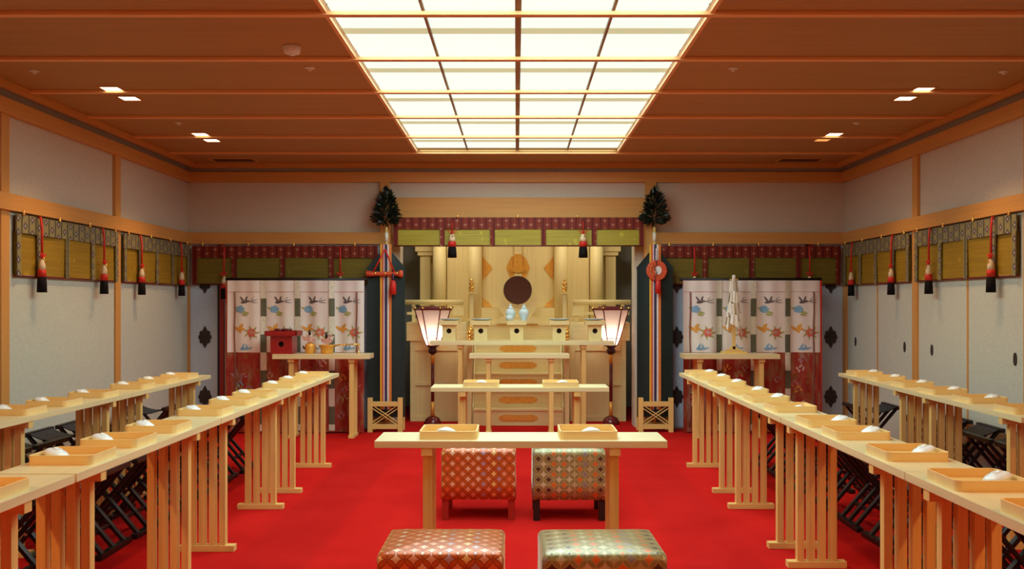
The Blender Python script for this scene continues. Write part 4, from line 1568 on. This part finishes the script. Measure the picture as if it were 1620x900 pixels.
# round mirror on carved stand
t = thing('altar_mirror', 'round dark bronze mirror on a carved pale stand before the shrine doors', 'mirror', (0.015, 11.60, 1.141))
MB().box(-0.25, 0.25, -0.10, 0.10, 0.0, 0.045, 0.004).build('base_step', M['altar_x'], t)
MB().box(-0.21, 0.21, -0.085, 0.085, 0.045, 0.085, 0.004).build('base_plate', M['altar_x'], t)
m = MB()
cl_pts = [(-0.16, 0.085), (0.16, 0.085), (0.185, 0.13), (0.24, 0.17), (0.215, 0.205), (0.255, 0.245), (0.225, 0.285), (0.25, 0.325), (0.205, 0.345), (0.17, 0.285), (0.10, 0.235), (0.0, 0.215),
          (-0.10, 0.235), (-0.17, 0.285), (-0.205, 0.345), (-0.25, 0.325), (-0.225, 0.285), (-0.255, 0.245), (-0.215, 0.205), (-0.24, 0.17), (-0.185, 0.13)]
m.prism(cl_pts, 'y', -0.022, 0.022)
m.build('carved_cradle', M['altar_x'], t)
mz = Z(459, 11.57) - 1.141
m = MB()
m.prism([(0.168 * math.cos(2 * PI * k / 56), mz + 0.168 * math.sin(2 * PI * k / 56)) for k in range(56)], 'y', -0.04, -0.024)
m.build('mirror_disc', M['mirror'], t)
m = MB().tube([(0.169 * math.cos(2 * PI * k / 56), -0.033, mz + 0.169 * math.sin(2 * PI * k / 56)) for k in range(57)], 0.006, 6)
m.build('mirror_rim', M['crest'], t)

# offering stands on the long table
LZ = Z(539.5, LD)
sd = LD + 0.145
sp = None
SAN = [(711, 'leftmost of the five'), (761, 'second from the left'), (817.5, 'middle one carrying the vases'), (884, 'second from the right'), (940.5, 'rightmost of the five')]
pl0 = None
for i, (px, nm) in enumerate(SAN):
    lab = 'offering stand with a round hole on the long altar table, ' + nm
    if sp is None:
        sp = thing('offering_stand', lab, 'offering stand', (0, 0, 0), 0, 'offering stands on the long altar table')
        m = MB()
        hw_ = 0.072
        board_with_hole(m, hw_, 0.0, 0.165, 0.108, 0.028, -hw_, -hw_ + 0.008)
        board_with_hole(m, hw_, 0.0, 0.165, 0.108, 0.028, hw_ - 0.008, hw_)
        m.box(-hw_, -hw_ + 0.008, -hw_ + 0.008, hw_ - 0.008, 0, 0.165)
        m.box(hw_ - 0.008, hw_, -hw_ + 0.008, hw_ - 0.008, 0, 0.165)
        m.build('pedestal', M['altar_z'], sp)
        MB().box(-hw_ + 0.009, hw_ - 0.009, -0.004, 0.004, 0.003, 0.16).build('inner_board', M['vent'], sp)
        MB().box(-0.088, 0.088, -0.088, 0.088, 0.165, 0.176, 0.003).build('neck', M['altar_x'], sp)
        m = MB().box(-0.108, 0.108, -0.108, 0.108, 0.176, 0.214)
        for q in ((-0.108, 0.108, -0.108, -0.102), (-0.108, 0.108, 0.102, 0.108), (-0.108, -0.102, -0.102, 0.102), (0.102, 0.108, -0.102, 0.102)):
            m.box(q[0], q[1], q[2], q[3], 0.213, 0.222)
        m.build('tray', M['altar_x'], sp)
        o = sp
    else:
        o = dup(sp, (0, 0, 0), 0, lab)
    o.location = (X(px, sd), sd, LZ + 0.0003)
    if i != 2:
        pm = pl0.copy() if pl0 else None
        if pm is None:
            pl0 = pm = MB().lathe([(0.0, 0.0), (0.06, 0.0), (0.10, 0.008), (0.122, 0.020), (0.119, 0.022), (0.098, 0.013), (0.0, 0.006)], n=36).build('offering_plate', M['celadon'])
        else:
            C.objects.link(pm)
        tag(pm, 'pale blue plate lying on the offering stand, ' + nm, 'plate', 'plates on the offering stands')
        pm.location = (X(px, sd) + (0.008 if i != 4 else -0.008), sd, LZ + 0.2225)
cz = LZ + 0.2225
for px, nm, yy in ((807.5, 'left', 0.035), (829, 'right', 0.035)):
    t = thing('lidded_jar', 'pale blue lidded porcelain jar in front of the mirror, %s one' % nm, 'jar', (X(px, sd), sd + yy, LZ + 0.2146), 0, 'porcelain jars on the middle stand')
    MB().lathe([(0.0, 0.0), (0.030, 0.0), (0.033, 0.01), (0.030, 0.018), (0.050, 0.055), (0.057, 0.088), (0.052, 0.115), (0.034, 0.132), (0.026, 0.140), (0.0, 0.141)], n=28).build('body', M['celadon'], t)
    MB().lathe([(0.0, 0.139), (0.028, 0.141), (0.030, 0.150), (0.020, 0.160), (0.010, 0.166), (0.014, 0.175), (0.009, 0.186), (0.0, 0.189)], n=20).build('lid', M['celadon'], t)
t = tag(MB().lathe([(0.0, 0.0), (0.020, 0.0), (0.040, 0.020), (0.043, 0.042), (0.034, 0.058), (0.016, 0.066), (0.0, 0.068)], n=24).build('water_pot', M['celadon']), 'small round pale blue pot before the left jar on the middle stand', 'pot')
t.location = (X(806, sd), sd - 0.052, LZ + 0.2146)
t = tag(MB().lathe([(0.0, 0.0), (0.03, 0.0), (0.048, 0.012), (0.046, 0.014), (0.0, 0.005)], n=24).build('small_dish', M['celadon']), 'small bluish dish before the right jar on the middle stand', 'dish')
t.location = (X(827, sd), sd - 0.050, LZ + 0.2146)

# alcove lamps hidden behind the lintel
for s_, side in ((-1, 'left'), (1, 'right')):
    t = thing('alcove_lamp', 'strip lamp under the top of the altar alcove on the %s' % side, 'lamp', (AC + s_ * 0.80, 11.2, 2.615))
    MB().box(-0.3, 0.3, -0.05, 0.05, -0.04, 0.004, 0.004).build('housing', M['white_plastic'], t)
    ad = bpy.data.lights.new('alcove_tube', 'AREA')
    ad.shape = 'RECTANGLE'
    ad.size = 0.56
    ad.size_y = 0.08
    ad.energy = ALCOVE_W
    ad.color = (1.0, 0.92, 0.70)
    ao = bpy.data.objects.new('alcove_tube', ad)
    C.objects.link(ao)
    ao.parent = t
    ao.location = (0, 0, -0.045)
    ao.rotation_euler = (math.radians(15), 0, 0)

# ------------------------------------------------------------------ standing lanterns


def make_lantern(label, x, y):
    t = thing('standing_lantern', label, 'lantern', (x, y, 0), 0, 'standing paper lanterns beside the altar')
    zb, zm, zt = Z(547, y), Z(535, y), Z(490, y)
    MB().lathe([(0.0, 0.0), (0.100, 0.0), (0.104, 0.012), (0.100, 0.035), (0.080, 0.068), (0.050, 0.088), (0.028, 0.098), (0.0, 0.10)], n=8, phase=PI / 8).build('base', M['maroon_lacquer'], t)
    zp = Z(560, y)
    MB().tube([(0, 0, 0.095), (0, 0, zp)], 0.019, 14).build('pole', M['maroon_lacquer'], t)
    MB().tube([(0, 0, 0.095), (0, 0, 0.26)], 0.0215, 14).build('lower_ferrule', M['gold_fitting'], t)
    MB().tube([(0, 0, Z(575, y)), (0, 0, zp)], 0.0215, 14).build('upper_ferrule', M['gold_fitting'], t)
    MB().lathe([(0.0, zp), (0.030, zp), (0.050, zp + 0.018), (0.052, zp + 0.045), (0.038, zp + 0.068), (0.060, zp + 0.085), (0.072, zb + 0.004), (0.0, zb + 0.004)], n=12).build('cup', M['dark_purple'], t)
    Rm, Rt, Rb = 0.108, 0.205, 0.072
    hexv = [(math.cos(PI / 3 * k), math.sin(PI / 3 * k)) for k in range(6)]
    fr = MB()
    for k in range(6):
        c, s = hexv[k]
        c2, s2 = hexv[(k + 1) % 6]
        m = MB()
        i = 0.985
        for (ra, za, rb, zb_) in ((Rm, zm, Rt, zt), (Rb, zb + 0.004, Rm, zm)):
            m.poly(((c * ra * i, s * ra * i, za), (c2 * ra * i, s2 * ra * i, za), (c2 * rb * i, s2 * rb * i, zb_), (c * rb * i, s * rb * i, zb_)))
        m.build('paper_pane', M['shade'], t)
        fr.bar((c * Rb, s * Rb, zb), (c * Rm, s * Rm, zm), 0.010, 0.010)
        fr.bar((c * Rm, s * Rm, zm), (c * Rt, s * Rt, zt), 0.012, 0.012)
        fr.bar((c * Rm, s * Rm, zm), (c2 * Rm, s2 * Rm, zm), 0.006, 0.008)
        fr.bar((c * Rb, s * Rb, zb + 0.004), (c2 * Rb, s2 * Rb, zb + 0.004), 0.008, 0.008)
    fr.build('frame', M['maroon_lacquer'], t)
    m = MB()
    for k in range(6):
        c, s = hexv[k]
        c2, s2 = hexv[(k + 1) % 6]
        m.bar((c * (Rt + 0.008), s * (Rt + 0.008), zt + 0.006), (c2 * (Rt + 0.008), s2 * (Rt + 0.008), zt + 0.006), 0.022, 0.022)
        m.tube([(c * (Rt + 0.01), s * (Rt + 0.01), zt + 0.01), (c * (Rt + 0.03), s * (Rt + 0.03), zt + 0.025), (c * (Rt + 0.022), s * (Rt + 0.022), zt + 0.045)], [0.009, 0.007, 0.004], 6)
    m.lathe([(Rt * 0.92, zt + 0.012), (Rt * 0.72, zt + 0.030), (Rt * 0.70, zt + 0.040), (Rt * 0.6, zt + 0.040), (Rt * 0.6, zt + 0.012)], n=6, smooth=False)
    m.build('roof_rim', M['maroon_lacquer'], t)
    m = MB()
    for k in range(6):
        c, s = hexv[k]
        m.lathe([(0.0, zt + 0.012), (0.026, zt + 0.014), (0.020, zt + 0.026), (0.0, zt + 0.032)], c * (Rt + 0.002), s * (Rt + 0.002), 10)
    m.build('gold_leaf_mounts', M['gold'], t)
    MB().lathe([(0.0, zb + 0.03), (0.018, zb + 0.035), (0.026, zb + 0.06), (0.022, zb + 0.085), (0.0, zb + 0.10)], n=14).build('bulb', emit('lantern_bulb', (1.0, 0.8, 0.55), 8.0) if 'bulb' not in M else M['bulb'], t)
    ld = bpy.data.lights.new('lantern_glow', 'POINT')
    ld.energy = LANTERN_W
    ld.color = (1.0, 0.78, 0.58)
    ld.shadow_soft_size = 0.02
    lo = bpy.data.objects.new('lantern_glow', ld)
    C.objects.link(lo)
    lo.parent = t
    lo.location = (0, 0, zb + 0.125)
    return t


make_lantern('standing hexagonal paper lantern on a maroon pole left of the altar stairs', X(684.5, 10.90), 10.90)
make_lantern('standing hexagonal paper lantern on a maroon pole right of the altar stairs', X(966.5, 10.90), 10.90)

# ------------------------------------------------------------------ sakaki banners


def make_banner(label, x, y, bw):
    t = thing('sakaki_banner', label, 'banner', (x, y, 0), 0, 'dark green banners beside the altar')
    # wooden lattice stand
    hw, dp = 0.188, 0.19
    h = 0.372
    yf = 0.0
    for sx in (-1, 1):
        for sy, hh_ in ((0, h), (1, h)):
            yy = sy * dp
            MB().box(sx * (hw - 0.026) - 0.026, sx * (hw - 0.026) + 0.026, yy - 0.024, yy + 0.024, 0, hh_, 0.004).build('stand_post', M['wood_z'], t)
    m = MB()
    for yy in (0.0, dp):
        m.box(-hw + 0.05, hw - 0.05, yy - 0.017, yy + 0.017, 0.278, 0.330, 0.003)
        m.box(-hw + 0.05, hw - 0.05, yy - 0.017, yy + 0.017, 0.035, 0.085, 0.003)
    for sx in (-1, 1):
        m.box(sx * (hw - 0.026) - 0.014, sx * (hw - 0.026) + 0.014, 0.022, dp - 0.022, 0.285, 0.325, 0.003)
        m.box(sx * (hw - 0.026) - 0.014, sx * (hw - 0.026) + 0.014, 0.022, dp - 0.022, 0.04, 0.08, 0.003)
    m.build('stand_rails', M['wood_x'], t)
    m = MB()
    for off in (-0.017, 0.017):
        m.bar((-hw + 0.05, -0.006, 0.275 + off), (hw - 0.05, -0.006, 0.09 + off), 0.010, 0.012, up=(0, 1, 0))
        m.bar((-hw + 0.05, 0.006, 0.09 + off), (hw - 0.05, 0.006, 0.275 + off), 0.010, 0.012, up=(0, 1, 0))
    m.build('cross_braces', M['wood_x'], t)
    yp = 0.095
    ztree0, ztree1 = Z(355, y), Z(299, y)
    MB().tube([(0, yp, 0.02), (0, yp, ztree0 - 0.02)], 0.014, 12).build('pole', M['wood_z'], t)
    # banner cloth: pointed head, straight sides, slight billow
    zap, zsh = Z(389, y), Z(423, y)
    cl_ = MB()

    def side(u, v, off):
        zz = 0.335 - 0.18 + (zap - 0.155) * v
        hwz = bw / 2
        if zz > zsh:
            hwz = bw / 2 * (1 - (zz - zsh) / (zap - zsh)) + 0.006
        return (-hwz + 2 * hwz * u, yp - 0.035 + off + 0.010 * math.sin(u * 8.0) * (1 - v * 0.6), zz)
    cl_.grid(lambda u, v: side(u, v, 0.0), 14, 48)
    cl_.grid(lambda u, v: side(u, v, 0.008), 14, 48)
    cl_.build('banner_cloth', M['banner'], t)
    cols = [('yellow_silk', 0.019), ('flame_silk', 0.017), ('pink_silk', 0.014), ('navy_silk', 0.028), ('white_silk', 0.018), ('orange_silk', 0.028)]
    tot = sum(c[1] for c in cols)
    xx = -tot / 2
    for nm, wd in cols:
        m = MB()
        top = zap + 0.02
        m.grid(lambda u, v: (xx + wd * u, yp - 0.052 - 0.002 * math.sin(6 * v), 0.24 + (top - 0.24) * v), 2, 30)
        m.grid(lambda u, v: (xx + wd * u, yp - 0.049 - 0.002 * math.sin(6 * v), 0.24 + (top - 0.24) * v), 2, 30)
        m.build('silk_streamer', M[nm], t)['label'] = {'yellow_silk': 'yellow streamer', 'flame_silk': 'flame red streamer', 'pink_silk': 'pale pink streamer', 'navy_silk': 'navy streamer', 'white_silk': 'white streamer', 'orange_silk': 'orange streamer'}[nm]
        xx += wd
    MB().tube([(0, yp, Z(381, y)), (0, yp, Z(367, y))], 0.019, 14).build('paper_wrap', M['white_paper'], t)
    MB().tube([(0, yp, Z(392, y)), (0, yp, ztree0 + 0.25)], [0.012, 0.007], 8).build('stem', M['bark'], t)
    # leafy top
    rng = random.Random(int(x * 100))
    m = MB()
    hgt = ztree1 - ztree0
    for k in range(520):
        f = rng.random() ** 1.35
        zc = ztree0 + 0.025 + f * hgt * 0.88
        rmax = 0.115 * (1 - f) ** 0.8 + 0.022
        if f < 0.06:
            rmax *= 0.6
        rr = rmax * (rng.random() ** 0.5)
        a = rng.uniform(0, 2 * PI)
        sy = math.sin(a) * (0.35 if math.sin(a) > 0 else 1.0)
        p = Vector((rr * math.cos(a), yp + rr * sy * (0.5 if sy > 0 else 1.0), zc))
        el = -0.15 + 1.1 * f + rng.uniform(-0.3, 0.4)
        if f > 0.85:
            el += 0.6
        dirv = Vector((math.cos(a) * math.cos(el), 0.5 * sy * math.cos(el), math.sin(el))).normalized()
        L_ = rng.uniform(0.05, 0.082)
        W_ = L_ * 0.34
        sidev = dirv.cross(Vector((rng.uniform(-1, 1), rng.uniform(-1, 1), rng.uniform(-1, 1)))).normalized()
        up = sidev.cross(dirv)
        q = [p, p + dirv * L_ * 0.35 + sidev * W_ / 2 + up * 0.004, p + dirv * L_ * 0.7 + sidev * W_ * 0.38 + up * 0.004, p + dirv * L_,
             p + dirv * L_ * 0.7 - sidev * W_ * 0.38 + up * 0.004, p + dirv * L_ * 0.35 - sidev * W_ / 2 + up * 0.004]
        m.poly(q)
    m.build('foliage', M['leaf'], t, recalc=False)
    return t


BD = 10.22
make_banner('dark green banner topped with leaves left of the alcove, hung with a red sword case', X(609.5, BD), BD, 0.405)
make_banner('dark green banner topped with leaves right of the alcove, hung with an orange disc', X(1037.5, BD), BD, 0.390)
# red sword case
yy = BD + 0.015
t = thing('sword_case', 'red brocade sword case hanging across the left banner', 'sword', (X(609.5, yy), yy, Z(433, yy)))
m = MB().tube([(-0.205, 0, 0.0), (-0.20, 0, 0), (-0.13, 0, 0), (-0.10, 0, 0), (0.11, 0, 0), (0.14, 0, 0)], [0.030, 0.034, 0.028, 0.024, 0.024, 0.026], 14)
m.build('case', M['orange_red'], t)
m = MB().tube([(0.138, 0, 0), (0.15, 0, 0), (0.165, 0, 0), (0.185, 0, 0), (0.192, 0, 0)], [0.026, 0.038, 0.042, 0.038, 0.02], 14)
m.build('guard_knot', M['orange_red'], t)
m = MB()
for xx in (-0.105, 0.0, 0.13):
    m.tube([(xx - 0.006, 0, 0), (xx + 0.006, 0, 0)], 0.0285, 14)
m.build('gold_bands', M['gold'], t)
m = MB().tube([(-0.125, -0.028, 0.02), (0.0, -0.012, 0.265)], 0.0085, 8)
m.tube([(0.10, -0.028, 0.02), (0.0, -0.012, 0.265)], 0.0085, 8)
m.build('hanging_cord', M['red_silk'], t)
m = MB().tube([(0.085, -0.028, 0.0), (0.088, -0.03, -0.07)], 0.012, 8)
m.build('tassel_cord', M['purple'], t)
MB().lathe([(0.0, -0.225), (0.036, -0.225), (0.034, -0.12), (0.026, -0.085), (0.010, -0.07), (0.0, -0.068)], 0.088, -0.034, 14).build('tassel', M['red_silk'], t)
# orange disc with mirror and beads
t = thing('disc_ornament', 'round orange brocade disc with mirror and beads on the right banner', 'ornament', (X(1039, yy), yy, Z(428, yy)))
m = MB()
m.prism([(0.102 * math.cos(2 * PI * k / 40), 0.102 * math.sin(2 * PI * k / 40)) for k in range(40)], 'y', -0.012, 0.012)
m.build('disc', M['orange_red'], t)
m = MB().tube([(0.100 * math.cos(2 * PI * k / 40), 0, 0.100 * math.sin(2 * PI * k / 40)) for k in range(41)], 0.013, 8)
m.build('padded_rim', M['orange_red'], t)
m = MB()
m.prism([(0.014 + 0.036 * math.cos(2 * PI * k / 28), 0.002 + 0.046 * math.sin(2 * PI * k / 28)) for k in range(28)], 'y', -0.020, -0.012)
m.build('small_mirror', M['white_silk'], t)
m = MB()
for k in range(15):
    zz = 0.10 - k * 0.0175
    xx = -0.016 + 0.010 * math.sin(k * 1.1)
    m.lathe([(0.0, zz - 0.008), (0.009, zz), (0.0, zz + 0.008)], xx, -0.030, 8)
m.build('bead_string', M['crest'], t)
m = MB()
for k in range(7):
    a = 2.2 + k * 0.28
    m.lathe([(0.0, 0.07 * math.sin(a) - 0.008), (0.010, 0.07 * math.sin(a)), (0.0, 0.07 * math.sin(a) + 0.008)], 0.07 * math.cos(a), -0.018, 8)
m.build('gold_beads', M['gold'], t)
m = MB().tube([(-0.01, -0.02, 0.09), (-0.004, -0.014, 0.24)], 0.009, 8)
m.build('hanging_cord', M['pink_silk'], t)
MB().lathe([(0.0, -0.25), (0.033, -0.25), (0.031, -0.15), (0.024, -0.115), (0.010, -0.10), (0.0, -0.098)], 0.012, -0.028, 14).build('tassel', M['red_silk'], t)
